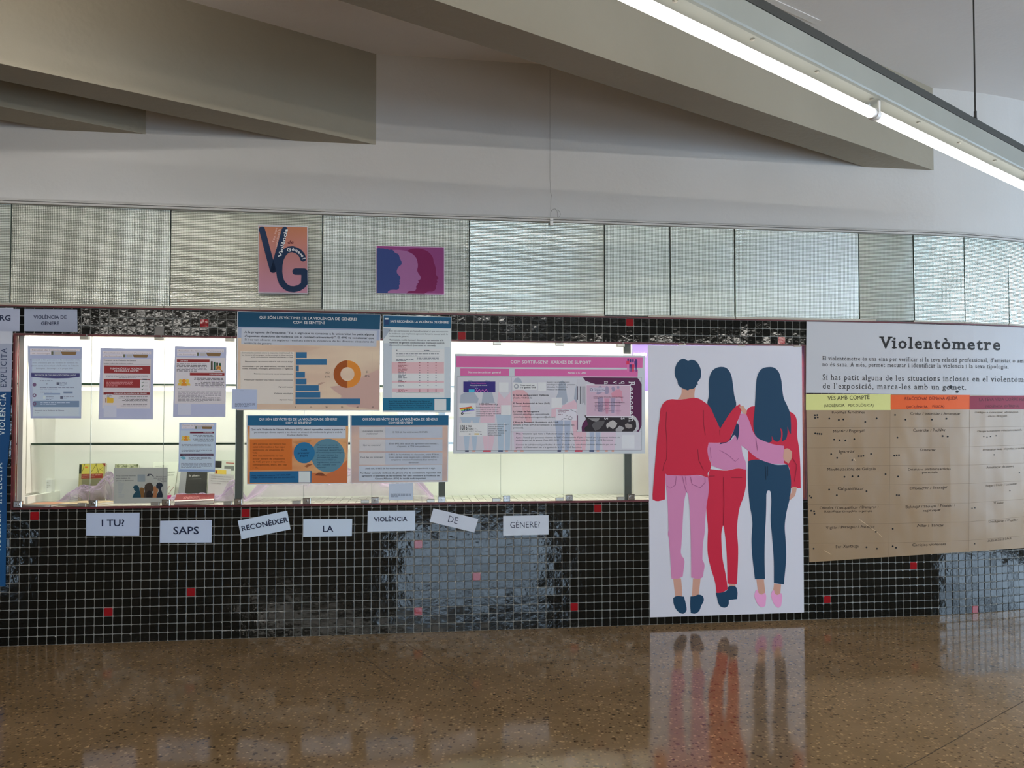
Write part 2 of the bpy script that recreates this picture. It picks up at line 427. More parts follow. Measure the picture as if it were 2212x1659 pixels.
class Poster:
    """a sheet of paper on the wall or glass; everything printed on it hangs below it as its parts"""
    def __init__(s, name, label, cat, crop, corners, col, off=.0035, group=None, nx=1, ny=1, grad=None, thick=.0008, curl=0):
        s.c = crop; s.off = off; s.lay = {}; s.n = 0
        V, Fc = s._grid(crop(corners), nx, ny, off)
        N = len(V)
        V2, _ = s._grid(crop(corners), nx, ny, off - thick)
        rim = [i for i in range(nx + 1)] + [(j) * (nx + 1) + nx for j in range(1, ny + 1)] + [ny * (nx + 1) + i for i in range(nx - 1, -1, -1)] + [j * (nx + 1) for j in range(ny - 1, 0, -1)]
        Fa = list(Fc) + [tuple(reversed([q + N for q in f])) for f in Fc]
        for k in range(len(rim)): a, b_ = rim[k], rim[(k + 1) % len(rim)]; Fa.append((b_, a, a + N, b_ + N))
        mat = ink(col) if not grad else grad
        uv = [((i % (nx + 1)) / nx, 1 - (i // (nx + 1)) / ny) for i in range(N)] * 2
        s.o = obj(name, np.concatenate([V, V2]), Fa, mat, None, uv=uv)
        tag(s.o, label, cat, group)
    def _grid(s, q, nx, ny, off):
        q = np.asarray(q, float); P = []
        for j in range(ny + 1):
            for i in range(nx + 1):
                u, v = i / nx, j / ny
                P.append((1 - v) * ((1 - u) * q[0] + u * q[1]) + v * ((1 - u) * q[3] + u * q[2]))
        P = np.array(P); sv, z = unp(P[:, 0], P[:, 1], off)
        V = wallpt(sv, z, off)
        Fc = [(j * (nx + 1) + i, (j + 1) * (nx + 1) + i, (j + 1) * (nx + 1) + i + 1, j * (nx + 1) + i + 1) for j in range(ny) for i in range(nx)]
        return V, Fc
    def quad(s, q, col, lay=1, name='printed_panel', nx=1, label=None, crop=None, mat=None):
        V, Fc = s._grid((crop or s.c)(q), nx, 1, s.off + .0004 * lay)
        o = obj(name, V, Fc, mat or ink(col), s.o)
        if label: o['label'] = label
        return o
    def rect(s, x0, y0, x1, y1, col, lay=1, name='printed_panel', nx=1, label=None, crop=None, slope=0, mat=None):
        d = slope * (x1 - x0)
        return s.quad([(x0, y0), (x1, y0 + d), (x1, y1 + d), (x0, y1)], col, lay, name, nx, label, crop, mat)
    def poly(s, pts, col, lay=1, name='printed_shape', label=None, crop=None, smooth=False):
        if smooth or getattr(s, 'soft', False): pts = soften(pts)
        p = (crop or s.c)(pts); sv, z = unp(p[:, 0], p[:, 1], s.off + .0004 * lay)
        V = wallpt(sv, z, s.off + .0004 * lay)
        area = sum(p[i][0] * p[(i + 1) % len(p)][1] - p[(i + 1) % len(p)][0] * p[i][1] for i in range(len(p)))
        f = tuple(range(len(V))) if area < 0 else tuple(reversed(range(len(V))))
        o = obj(name, V, [f], ink(col), s.o)
        if label: o['label'] = label
        return o
    def buf(s, col, lay, name): return s.lay.setdefault((col, lay, name), MB())
    def tris(s, pix, Fc, col, lay, name):
        sv, z = unp(pix[:, 0], pix[:, 1], s.off + .0004 * lay)
        s.buf(col, lay, name).add(wallpt(sv, z, s.off + .0004 * lay), Fc)
    def text(s, t, p0, p1, h, col, font='reg', lay=3, jit=0, crop=None, align='l', track=0.0, sq=1.0):
        """p0 baseline start; p1 baseline end (None: natural width); h capital height, all in crop units"""
        G = GL[font]; adv = [G.get(ch, G['?'])[2] + track for ch in t]; tot = sum(adv) or 1
        k = (crop or s.c).k; a = (crop or s.c)([p0])[0]; hp = h / k
        if p1 is None: u = np.array([1.0, 0.0]); scale = hp * sq; b_ = a + u * tot * scale
        else: b_ = (crop or s.c)([p1])[0]; Lg = np.linalg.norm(b_ - a); u = (b_ - a) / Lg; scale = Lg / tot
        if p1 is None and align == 'c': a = a - u * tot * scale / 2
        if p1 is None and align == 'r': a = a - u * tot * scale
        up = np.array([u[1], -u[0]]); x = 0.0; VV = []; FF = []; k0 = 0
        for ch, ad in zip(t, adv):
            V, Fc, _ = G.get(ch, G['?'])
            if len(V):
                q = V.copy()
                if jit:
                    an = rng.normal() * .07 * jit; c_, s_ = math.cos(an), math.sin(an)
                    q = q @ np.array([[c_, s_], [-s_, c_]]) * (1 + rng.normal() * .07 * jit) + np.array([rng.normal() * .03, rng.normal() * .06]) * jit
                P = a + np.outer((q[:, 0] + x) * scale, u) + np.outer(q[:, 1] * hp, up)
                VV.append(P); FF += [tuple(i + k0 for i in f) for f in Fc]; k0 += len(V)
            x += ad
        if VV: s.tris(np.concatenate(VV), FF, col, lay, 'lettering')
    def para(s, lines, x0, x1, y, dy, h, col, font='reg', lay=3, slope=0.0, crop=None, align='l', just=True, jit=0):
        """lines of text; a line may be (text, xa, xb) with its own extent"""
        for i, ln in enumerate(lines):
            yy = y + i * dy
            if isinstance(ln, tuple): t, xa, xb = ln
            else: t, xa, xb = ln, x0, x1
            s.text(t, (xa, yy + slope * (xa - x0)), (xb, yy + slope * (xb - x0)), h, col, font, lay, jit, crop)
    def stroke(s, pts, w, col, lay=2, name='printed_line', crop=None, cap=True, own=False, label=None):
        if s.c.x == 1730:
            q = [np.array(pts[0], float)]
            for u_, v_ in zip(pts[:-1], pts[1:]): q += [np.array(u_) + (np.array(v_, float) - np.array(u_)) * t / 12 for t in range(1, 13)]
            pts = q
        c = crop or s.c; P = c(pts); w = w / c.k / 2; L_, R_ = [], []
        for i in range(len(P)):
            d = P[min(i + 1, len(P) - 1)] - P[max(i - 1, 0)]; d /= np.linalg.norm(d); nrm = np.array([-d[1], d[0]])
            if 0 < i < len(P) - 1:
                d1 = P[i] - P[i - 1]; d1 /= np.linalg.norm(d1); cs = max(.5, abs(float(np.dot(nrm, [-d1[1], d1[0]])))); nrm = nrm / cs
            L_.append(P[i] + nrm * w); R_.append(P[i] - nrm * w)
        out = L_ + R_[::-1]
        if cap and w * 2 > 2:
            d = P[-1] - P[-2]; a0 = math.atan2(d[1], d[0]); e1 = [P[-1] + w * np.array([math.cos(a0 + t), math.sin(a0 + t)]) for t in np.linspace(math.pi / 2, -math.pi / 2, 9)[1:-1]]
            d = P[0] - P[1]; a0 = math.atan2(d[1], d[0]); e0 = [P[0] + w * np.array([math.cos(a0 + t), math.sin(a0 + t)]) for t in np.linspace(math.pi / 2, -math.pi / 2, 9)[1:-1]]
            out = L_ + e1 + R_[::-1] + e0
        n = len(P)
        Q = np.array(out); Fc = []
        if cap and w * 2 > 2 :
            m_ = len(out); iR = lambda i: m_ - 7 - 1 - i
            for i in range(n - 1): Fc.append((i, i + 1, iR(i + 1), iR(i)))
            Fc.append(tuple(range(n - 1, n + 8))); Fc.append(tuple(list(range(iR(0), m_)) + [0]))
        else:
            m_ = len(out)
            for i in range(n - 1): Fc.append((i, i + 1, m_ - 2 - i, m_ - 1 - i))
        s.tris(Q, Fc, col, lay, name)
    def disc(s, x, y, r, col, lay=2, name='sticker_dot', crop=None, n=12, r0=0):
        c = crop or s.c
        th = np.linspace(0, 2 * math.pi, n, endpoint=False)
        P = c(np.stack([x + r * np.cos(th), y + r * np.sin(th)], 1))
        if r0:
            Q = c(np.stack([x + r0 * np.cos(th), y + r0 * np.sin(th)], 1))
            s.tris(np.concatenate([P, Q]), [(k, n + k, n + (k + 1) % n, (k + 1) % n) for k in range(n)], col, lay, name)
        elif name == 'sticker_dot':
            sv, z = unp(P[:, 0], P[:, 1], s.off + .0004 * lay); obj(name, wallpt(sv, z, s.off + .0004 * lay), [tuple(reversed(range(n)))], ink(col), s.o)
        else: s.tris(P, [tuple(reversed(range(n)))], col, lay, name)
    def lines(s, x0, y0, x1, n, dy, col, h, lay=3, slope=0, crop=None, align='j', seed=1):
        """rows of print too small to read: short words of irregular length"""
        rd = random.Random(seed); c = crop or s.c; V = []; Fc = []
        for i in range(n):
            w = x1 - x0; last = (i == n - 1); a, b_ = x0, x1
            if last: b_ = x0 + w * rd.uniform(.35, .7)
            if align == 'r': a = x0 + w * rd.uniform(0, .25); b_ = x1
            if align == 'c' and last: a = x0 + w * .3; b_ = x1 - w * .3
            x = a
            while x < b_ - h * .8:
                ww = min(h * rd.choice([1.5, 2.2, 3, 3.8, 4.6]), b_ - x)
                y = y0 + i * dy + slope * (x - x0); k = len(V)
                V += [(x, y), (x + ww, y + slope * ww), (x + ww, y - h * .62 + slope * ww), (x, y - h * .62)]; Fc.append((k, k + 1, k + 2, k + 3))
                x += ww + h * .7
        s.tris(c(V), Fc, col, lay, 'small_print')
    def done(s):
        for (col, lay, name), mb in s.lay.items():
            o = mb.build(name, ink(col), s.o)
            if name == 'small_print': o['kind'] = 'stuff'
        s.lay = {}; return s.o
def soften(pts, k=4):
    P = np.array(pts, float); n = len(P); D = []
    for i in range(n):
        a, b_ = P[i] - P[i - 1], P[(i + 1) % n] - P[i]; la, lb = np.linalg.norm(a), np.linalg.norm(b_)
        a, b_ = a / la, b_ / lb
        if np.dot(a, b_) < .55 or max(la, lb) > 3.5 * min(la, lb): D.append(None)
        else: t = a * lb + b_ * la; D.append(t / np.linalg.norm(t))
    out = []
    for i in range(n):
        j = (i + 1) % n; p, q = P[i], P[j]; L_ = np.linalg.norm(q - p); c = (q - p)
        m0 = D[i] * L_ if D[i] is not None else c; m1 = D[j] * L_ if D[j] is not None else c
        if D[i] is None and D[j] is None: out.append(p); continue
        for t in np.linspace(0, 1, k, endpoint=False):
            out.append((2 * t ** 3 - 3 * t * t + 1) * p + (t ** 3 - 2 * t * t + t) * m0 + (-2 * t ** 3 + 3 * t * t) * q + (t ** 3 - t * t) * m1)
    return out
def spline(pts, k=4):
    P = np.array(pts, float); n = len(P); out = []
    for i in range(n):
        p0, p1, p2, p3 = P[i - 1], P[i], P[(i + 1) % n], P[(i + 2) % n]
        for t in np.linspace(0, 1, k, endpoint=False):
            out.append(.5 * ((2 * p1) + (-p0 + p2) * t + (2 * p0 - 5 * p1 + 4 * p2 - p3) * t * t + (-p0 + 3 * p1 - 3 * p2 + p3) * t ** 3))
    return out

cA = Crop(0, 640, 3.456); cB = Crop(500, 660, 3.686); cC = Crop(960, 680, 3.859); cD = Crop(1380, 720, 2.592); cE = Crop(1730, 680, 2.963)
cF = Crop(540, 470, 5.027); cK = Crop(980, 760, 7.541); cL = Crop(1190, 760, 7.541); cM = Crop(40, 730, 7.373); cN = Crop(350, 730, 5.529)
cO = Crop(30, 970, 8.848); cQ = Crop(240, 970, 7.628); cR = Crop(500, 1020, 7.9); cS = Crop(770, 1020, 7.9); cT = Crop(500, 670, 6.703)
cU = Crop(1160, 800, 9.217); cG = Crop(0, 640, 5.183); cH = Crop(0, 940, 4.74)
# ---------------------------------------------------------------- levels of the wall
z_ledge1 = Zp(20, 428.5); z_glass1 = Zp(20, 441); z_glass0 = Zp(20, 654.6); z_sill0 = Zp(20, 659.6); z_rail0 = Zp(253, 667)
TP = .0503
z_open1 = Zp(253, 726.5); z_open0 = Zp(60, 1096.5); z_low1 = Zp(60, 1099.5)
ZCEIL = Zp(818, 118); ZBEAM = Zp(814, 313)
sL, sR = S(31, 900), S(1738, 900)         # showcase opening
SMIN, SMAX = -7.5, S1 + 3.0
CASE_D = .50

# ---------------------------------------------------------------- wall shell
wall = empty('wall_front', wallpt(0, 0, 0)[0], 'long tiled wall with a silvery reeded glass strip and white plaster above', None, None, 'structure')
def wpart(name, s0, s1, z0, z1, o0, o1, mat, seg=None, parent=wall):
    mb = MB(); mb.wbox(s0, s1, z0, z1, o0, o1, 0, seg); return mb.build(name, mat, parent)
segs = 64
wpart('plaster_band', SMIN, SMAX, z_ledge1 - .01, ZCEIL + .05, -.25, .004, M['plaster'], segs)
mb = MB(); b0 = -.0028
mb.wbox(SMIN, SMAX, 0, z_low1 - .004, -.20, b0, 0, segs)
mb.wbox(SMIN, sL - .012, z_low1 - .004, z_open1 + .006, -.20, b0, 0, 12); mb.wbox(sR + .012, SMAX, z_low1 - .004, z_open1 + .006, -.20, b0, 0, 40)
mb.wbox(SMIN, SMAX, z_open1 + .006, z_rail0 + .012, -.06, b0, 0, segs)
mb.build('grout_bed', M['grout'], wall)
mb = MB(); mb.wbox(SMIN, SMAX, z_glass0 - .02, z_glass1 + .02, -.14, -.035, 0, segs); mb.build('backing_board', M['mull'], wall)

# ---- glazed mosaic tiles
def tile_proto():
    h = TP / 2 - .0018; r = .004; out = []
    for (hh, rr, o) in ((h, r, -.0045), (h, r, -.0012), (h - .0015, r, .0)):
        for cx, cy in ((1, 1), (-1, 1), (-1, -1), (1, -1)):
            for a in (0, 1):
                if (cx, cy) in ((1, 1), (-1, -1)): dx, dy = ((0, rr) if a == 0 else (rr, 0))
                else: dx, dy = ((rr, 0) if a == 0 else (0, rr))
                out.append((cx * (hh - dx), cy * (hh - dy), o))
    V = [(x, y, o) for x, y, o in out] + [(0, 0, .0)]
    Fc = []
    for L_ in (0, 1):
        for k in range(8): Fc.append((L_ * 8 + k, L_ * 8 + (k + 1) % 8, (L_ + 1) * 8 + (k + 1) % 8, (L_ + 1) * 8 + k))
    Fc += [(16 + k, 16 + (k + 1) % 8, 24) for k in range(8)]
    return np.array(V, float), Fc
TV, TF = tile_proto()
s_ph_low = S(38.9, 1390) % TP; s_ph_up = S(175.4, 690) % TP
def cell(px, py, up):
    s_, z_ = unp(px, py); s_ = float(s_[0]); z_ = float(z_[0])
    if up: return (1, math.floor((s_ - s_ph_up) / TP), math.floor((z_ - (z_rail0 - 3 * TP)) / TP))
    return (0, math.floor((s_ - s_ph_low) / TP), math.floor(z_ / TP))
REDS = {cell(*p, 0) for p in ((76, 1118), (538, 1112), (418, 1283), (236, 1326), (912, 1180), (1037, 1249), (910, 1323), (1296, 1101), (1246, 1311), (1791, 1297), (1977, 1224), (2104, 1315))}
REDS |= {cell(*p, 1) for p in ((447, 698), (1004.6, 726), (1363, 696), (1690, 731))}
GREY = {cell(347, 714, 1)}
cells = []
for up in (0, 1):
    ph = s_ph_up if up else s_ph_low
    zb = z_rail0 - 3 * TP if up else 0.0
    n0, n1 = math.floor((SMIN + 1.0 - ph) / TP), math.floor((SMAX - .3 - ph) / TP)
    for c in range(n0, n1):
        s_ = ph + (c + .5) * TP
        rows = range(3) if up else (range(15) if sL - .02 < s_ < sR + .02 else range(36))
        for r_ in rows:
            z_ = zb + (r_ + .5) * TP
            if not up and z_ > z_rail0 - 3 * TP - .03 + 0: continue
            if not up and z_ > z_open0 - .01 and sL - .035 < s_ < sR + .035: continue
            cells.append((up, c, r_, s_, z_))
def frame_at(s_, z_, tilt=(0, 0)):
    p = wallpt(s_, z_, 0)[0]; phi = TH + max(s_ - S1, 0) / R
    X = Vector((math.cos(phi), math.sin(phi), 0)); N = Vector((math.sin(phi), -math.cos(phi), 0)); Z = Vector((0, 0, 1))
    m = Matrix((X, Z, N)).transposed()
    rot = Matrix.Rotation(tilt[0], 3, 'X') @ Matrix.Rotation(tilt[1], 3, 'Y')
    return p, m @ rot
tile_me = mesh_data('tile', TV, TF, M['tile']); red_me = mesh_data('red_tile', TV, TF, M['rtile']); grey_me = mesh_data('grey_tile', TV, TF, M['gtile'])
wloc = wall.location
cnt = 0; stuffV = []; stuffF = []; k0 = 0
s_lo = S(0, 1200) - .03
halfV = []
for (up, c, r_, s_, z_) in cells:
    tilt = (rng.normal() * .007, rng.normal() * .007)
    key = (up, c, r_)
    if key in REDS or key in GREY or (cnt < 285 and s_ > s_lo):
        nm, me = ('red_tile', red_me) if key in REDS else (('grey_tile', grey_me) if key in GREY else ('tile', tile_me))
        if nm == 'tile' and (s_ > s_lo + 17 * TP): pass
        else:
            p, m3 = frame_at(s_, z_, tilt)
            o = link(nm, me, wall, tuple(Vector(p) - wloc)); o.rotation_mode = 'QUATERNION'; o.rotation_quaternion = m3.to_quaternion()
            if nm == 'tile': cnt += 1
            elif nm == 'red_tile': o['label'] = 'red glazed tile'
            else: o['label'] = 'grey unglazed tile'
            continue
    p, m3 = frame_at(s_, z_, tilt)
    V = TV @ np.array(m3).T + p
    stuffV.append(V); stuffF += [tuple(i + k0 for i in f) for f in TF]; k0 += len(V)
# the cut half row right under the showcase
zc0 = 15 * TP
for c in range(math.floor((sL - s_ph_low) / TP), math.ceil((sR - s_ph_low) / TP)):
    s_ = s_ph_low + (c + .5) * TP; hz = (z_low1 - zc0) / 2
    if hz < .004: break
    p, m3 = frame_at(s_, zc0 + hz - .001, (rng.normal() * .01, rng.normal() * .01))
    V = (TV * np.array([1, max(.2, (hz - .001) / (TP / 2)), 1])) @ np.array(m3).T + p
    stuffV.append(V); stuffF += [tuple(i + k0 for i in f) for f in TF]; k0 += len(V)
o = obj('tile_field', np.concatenate(stuffV), stuffF, M['tile'], wall); o['kind'] = 'stuff'

# ---- silvery reeded glass strip
PJ = [-330, 22.5, 367, 696, 1014, 1306, 1448, 1588, 1856.5, 1974, 2083, 2178.5, 2262, 2330]
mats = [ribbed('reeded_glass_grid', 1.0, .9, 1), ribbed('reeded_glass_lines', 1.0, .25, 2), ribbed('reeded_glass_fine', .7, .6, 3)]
pick = [1, 0, 1, 0, 1, 0, 0, 0, 1, 1, 0, 1, 0]
yaw = [.02, -.012, .006, -.004, .012, -.014, -.02, -.008, .012, .006, -.01, .02, 0]
pit = [.0, .006, -.004, .0, -.006, .004, .008, .014, -.012, -.006, .004, -.01, 0]
SJ = [S(x, 560) for x in PJ]
for k in range(4): SJ.insert(0, SJ[0] - .85); pick.insert(0, k % 2); yaw.insert(0, .01 * (-1) ** k); pit.insert(0, 0)
while SJ[-1] < SMAX - .5: SJ.append(SJ[-1] + .40); pick.append(len(SJ) % 3 % 2); yaw.append(.008); pit.append(.004 * (-1) ** len(SJ))
while len(pick) < len(SJ): pick.append(0); yaw.append(0); pit.append(0)
for i in range(len(SJ) - 1):
    a, b_ = SJ[i] + .0035, SJ[i + 1] - .0035
    mid = (a + b_) / 2; hw = (b_ - a) / 2; z0_, z1_ = z_glass0 - .004, z_glass1 + .006; hz = (z1_ - z0_) / 2
    p, m3 = frame_at(mid, (z0_ + z1_) / 2)
    nx, nz = 6, 4; V = []; uv = []
    for j in range(nz + 1):
        for k in range(nx + 1):
            x = -hw + 2 * hw * k / nx; z = -hz + 2 * hz * j / nz
            bow = .004 * (1 - (2 * k / nx - 1) ** 2) * rng.uniform(.4, 1)
            V.append((x, z, -.006 + yaw[i] * x * .5 + pit[i] * z * .5 + 0)); uv.append((x + 10 * i, z + 5))
    N = len(V); V += [(x, z, -.014) for x, z, y in V[:N]]; uv += uv[:N]
    Fc = [(j * (nx + 1) + k, j * (nx + 1) + k + 1, (j + 1) * (nx + 1) + k + 1, (j + 1) * (nx + 1) + k) for j in range(nz) for k in range(nx)]
    rim = list(range(nx + 1)) + [j * (nx + 1) + nx for j in range(1, nz + 1)] + [nz * (nx + 1) + k for k in range(nx - 1, -1, -1)] + [j * (nx + 1) for j in range(nz - 1, 0, -1)]
    I = [0] * len(Fc)
    for k in range(len(rim)): a_, c_ = rim[k], rim[(k + 1) % len(rim)]; Fc.append((c_, a_, a_ + N, c_ + N)); I.append(1)
    Fc += [tuple(reversed([q + N for q in f])) for f in Fc[:nx * nz]]; I += [1] * (nx * nz)
    V = np.array(V) @ np.array(m3).T + p
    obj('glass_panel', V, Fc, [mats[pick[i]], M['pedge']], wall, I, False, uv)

# ---- mouldings
t1 = empty('trim_1', wallpt(0, z_glass1, 0)[0], 'stepped white ledge above the glass strip', None, None, 'structure')
wpart('ledge', SMIN, SMAX, z_ledge1 - .007, z_ledge1, .0, .016, M['trimw'], segs, t1)
wpart('ledge', SMIN, SMAX, z_ledge1 - .018, z_ledge1 - .0105, .0, .024, M['trimw'], segs, t1)
wpart('fascia', SMIN, SMAX, z_glass1, z_ledge1 - .0215, -.012, .022, M['trimw'], segs, t1)
t2 = empty('trim_2', wallpt(0, z_rail0, 0)[0], 'dark red painted rail with a chipped cream sill under the glass strip', None, None, 'structure')
wpart('red_rail', SMIN, SMAX, z_rail0, z_sill0, -.03, .012, M['red'], segs, t2)
rd = random.Random(3); edges = [SMIN, S(152), S(352), S(560), S(700), S(925), S(1028), S(1306), S(1400), S(1590), S(1894), S(1975), S(2085), S(2180), SMAX]
for i in range(len(edges) - 1):
    if i in (7, 10): continue
    dz = rd.uniform(-.0015, .0015)
    wpart('sill', edges[i] + .002, edges[i + 1] - .002, z_sill0, z_glass0 + dz - .001, -.03, .010 + rd.uniform(-.002, .001), M['sill'], max(1, int((edges[i + 1] - edges[i]) / .2)), t2)

# ---------------------------------------------------------------- floor, ceiling, beams, far side of the hall
dF = math.radians(36.9); dx, dy = math.cos(dF), math.sin(dF)
floor = empty('floor', (0, 2, 0), 'polished brown terrazzo floor reflecting the wall', None, None, 'structure')
mb = MB(); mb.hexa([(-11, -9, -.1), (10, -9, -.1), (10, 11, -.1), (-11, 11, -.1), (-11, -9, -.0007), (10, -9, -.0007), (10, 11, -.0007), (-11, 11, -.0007)]); mb.build('slab', M['terrazzo'], floor)
P = .335; g_ = .0004
tv = [(g_, g_, 0), (P - g_, g_, 0), (P - g_, P - g_, 0), (g_, P - g_, 0), (0, 0, -.03), (P, 0, -.03), (P, P, -.03), (0, P, -.03)]
tf = [(0, 1, 2, 3), (4, 5, 1, 0), (5, 6, 2, 1), (6, 7, 3, 2), (7, 4, 0, 3)]
ft = mesh_data('floor_tile', tv, tf, M['terrazzo'])
o0 = np.array([-.566, 3.72]); nfl = 0
cand = []
for i in range(-14, 20):
    for j in range(-16, 12):
        c = o0 + P * np.array([dx * i - dy * j, dy * i + dx * j])
        m_ = c + P * .5 * np.array([dx - dy, dy + dx])
        if m_[1] < 2.2 or m_[1] > Z0 + T * m_[0] + .2: continue
        if abs(m_[0] / m_[1]) > .74: continue
        cand.append((m_[1], c))
for _, c in sorted(cand, key=lambda q: q[0])[:298]:
    o = link('floor_tile', ft, floor, (c[0], c[1] - 2, 0)); o.rotation_euler = (0, 0, dF)
def floor_pt(px, py):
    a, e = rays(px, py); Y = -ZC / e; return np.array([a * Y, Y])
mb = MB()
for (p, q, w_) in (((763, 1400), (856, 1473), .003), ((870, 1385), (1029, 1488), .0035), ((775, 1394), (862, 1376), .0025), ((818, 1431), (912, 1411), .0025), ((868, 1466), (972, 1445), .002), ((1700, 1625), (1780, 1594), .0015),
                   ((1780, 1757), (2300, 1465), .0030), ((1517, 1577), (1670, 1519), .0016), ((2045, 1394), (2100, 1382), .002), ((1880, 1382), (2010, 1354), .0014), ((930, 1512), (1029, 1488), .0014), ((2040, 1560), (2180, 1680), .0012)):
    a, b_ = floor_pt(*p), floor_pt(*q); d = (b_ - a) / np.linalg.norm(b_ - a); nn = np.array([-d[1], d[0]]) * w_ / 2
    mb.add([(*(a - nn), .0002), (*(b_ - nn), .0002), (*(b_ + nn), .0002), (*(a + nn), .0002)], [(0, 1, 2, 3)])
o = mb.build('joint', M['joint'], floor); o['kind'] = 'stuff'

ceil = empty('ceiling', (0, 2, ZCEIL), 'beige plaster ceiling between the beams', None, None, 'structure')
mb = MB(); mb.hexa([(-11, -9, ZCEIL), (10, -9, ZCEIL), (10, 11, ZCEIL), (-11, 11, ZCEIL), (-11, -9, ZCEIL + .1), (10, -9, ZCEIL + .1), (10, 11, ZCEIL + .1), (-11, 11, ZCEIL + .1)]); mb.build('slab', M['ceiling'], ceil)
# beams run obliquely to the wall; each meets it between two measured columns
bd = math.atan2(1, (3650 - 1106) / F); bx, by = math.cos(bd), math.sin(bd)
def beam(name, pxa, pxb, label, reach=11):
    a = wallpt(S(pxa, 320), 0)[0][:2]; b_ = wallpt(S(pxb, 320), 0)[0][:2]; d = np.array([bx, by])
    V = []
    for z in (ZBEAM, ZCEIL + .05):
        V += [(*(a + d * .25), z), (*(b_ + d * .25), z), (*(b_ - d * reach), z), (*(a - d * reach), z)]
    mb = MB(); mb.hexa(V); o = mb.build(name, M['beam']); tag(o, label, None, None, 'structure'); return o
beam('beam', 125, 318, 'short visible end of a beige beam, lowest at the left of the wall')
beam('beam', 640, 815, 'wide beige ceiling beam meeting the wall above the orange poster')
beam('beam', 1871, 2018, 'beige ceiling beam meeting the wall behind the hanging lamp')
mb = MB()     # plaster ridge on the ceiling beside the lamp
def ceil_pt(px, py): a, e = rays(px, py); Y = (ZCEIL - ZC) / e; return np.array([a * Y, Y])
a, b_ = ceil_pt(1640, -10), ceil_pt(1766, 47); d = (b_ - a) / np.linalg.norm(b_ - a); nn = np.array([-d[1], d[0]]) * .02
mb.hexa([(*(a - nn), ZCEIL - .004), (*(b_ - nn), ZCEIL - .004), (*(b_ + nn), ZCEIL - .004), (*(a + nn), ZCEIL - .004), (*(a - nn), ZCEIL + .01), (*(b_ - nn), ZCEIL + .01), (*(b_ + nn), ZCEIL + .01), (*(a + nn), ZCEIL + .01)])
mb.build('ridge', M['ceiling'], ceil)

# far side with its windows (seen only as reflections in the tiles and the floor)
YB = -6.0
def window_wall(name, axis, at, lo, hi, wins, label):
    root = empty(name, (at, 0, 0) if axis == 'x' else (0, at, 0), label, None, None, 'structure')
    def bx_(u0, u1, z0, z1, t0, t1):
        if axis == 'y': return [(u0, at - t1, z0), (u1, at - t1, z0), (u1, at - t0, z0), (u0, at - t0, z0), (u0, at - t1, z1), (u1, at - t1, z1), (u1, at - t0, z1), (u0, at - t0, z1)]
        return [(at + t0, u0, z0), (at + t1, u0, z0), (at + t1, u1, z0), (at + t0, u1, z0), (at + t0, u0, z1), (at + t1, u0, z1), (at + t1, u1, z1), (at + t0, u1, z1)]
    mb = MB(); u = lo
    for (a, b_, z0, z1) in wins:
        mb.hexa(bx_(u, a, 0, ZCEIL, 0, .2)); mb.hexa(bx_(a, b_, 0, z0, 0, .2)); mb.hexa(bx_(a, b_, z1, ZCEIL, 0, .2)); u = b_
    mb.hexa(bx_(u, hi, 0, ZCEIL, 0, .2)); mb.build('wall_panel', flat('grey_far_wall', (.28, .27, .25), .7), root)
    return bx_
wid = 0
def make_windows(axis, at, lo, hi, wins, wname, label):
    global wid
    bx_ = window_wall(wname, axis, at, lo, hi, wins, label)
    for (a, b_, z0, z1) in wins:
        wid += 1
        w = empty('window_%d' % wid, ((at, a, z0) if axis == 'x' else (a, at, z0)), 'daylit window on the far side of the hall', None, None, 'structure')
        mb = MB(); mb.hexa(bx_(a, b_, z0, z1, .12, .14)); mb.build('pane', M['winpane'], w)
        mb = MB(); n_ = max(2, round((b_ - a) / .8))
        for k in range(n_ + 1):
            u = a + (b_ - a) * k / n_; mb.hexa(bx_(u - .03, u + .03, z0, z1, .05, .11))
        for z in (z0 + .03, (z0 + z1) * .45, z1 - .03): mb.hexa(bx_(a, b_, z - .03, z + .03, .055, .105))
        mb.build('mullion', M['winframe'], w)
make_windows('y', YB, -11, 10, [(-7.0, -6.4, .6, 1.5), (.4, 3.6, .7, 2.5)], 'wall_back', 'far wall of the hall behind the viewer')
make_windows('x', 8.0, -9, 8, [(.2, 5.0, .3, 2.3)], 'wall_right', 'side wall of the hall beyond the curve')

# ---------------------------------------------------------------- showcase set in the wall
case = empty('display_case', wallpt((sL + sR) / 2, z_open0, 0)[0], 'long lit glass showcase with a dark red frame set in the black tiled wall', 'display case')
zt = z_open1 + .10
f = MB(); fw = .011
f.wbox(sL - fw, sR + fw, z_open1, z_open1 + .009, -.04, .0028, 0, 1); f.wbox(sL - fw, sR + fw, z_open0 - .011, z_open0, -.04, .0028, 0, 1)
f.wbox(sL - fw, sL, z_open0, z_open1, -.04, .0028); f.wbox(sR, sR + fw, z_open0, z_open1, -.04, .0028); f.build('frame', M['red'], case)
D = CASE_D
wpart('back_panel', sL - .02, sR + .02, z_open0 - .02, zt, -D - .02, -D, M['casew'], 1, case)
wpart('case_ceiling', sL - .02, sR + .02, zt, zt + .02, -D, -.065, M['casew'], 1, case)
mb = MB(); mb.wbox(sL - .02, sL - .001, z_open0, zt, -D, -.045); mb.wbox(sR + .001, sR + .02, z_open0, zt, -D, -.045)
mb.build('side_panel', M['casew'], case)
mb = MB(); mb.wbox(sL, sL + .022, z_open0, z_open1 + .05, -.09, -.05); mb.wbox(sL, sL + .012, z_open0 + .07, z_open1 + .05, -.30, -.12); mb.wbox(sL, sL + .035, z_open0, z_open0 + .055, -D, -.09); mb.build('side_lining', M['casew'], case)
wpart('base', sL - .02, sR + .02, z_open0 - .02, z_open0 - .003, -D, -.03, M['grout'], 1, case)
mb = MB(); q = .05; zz = z_open0
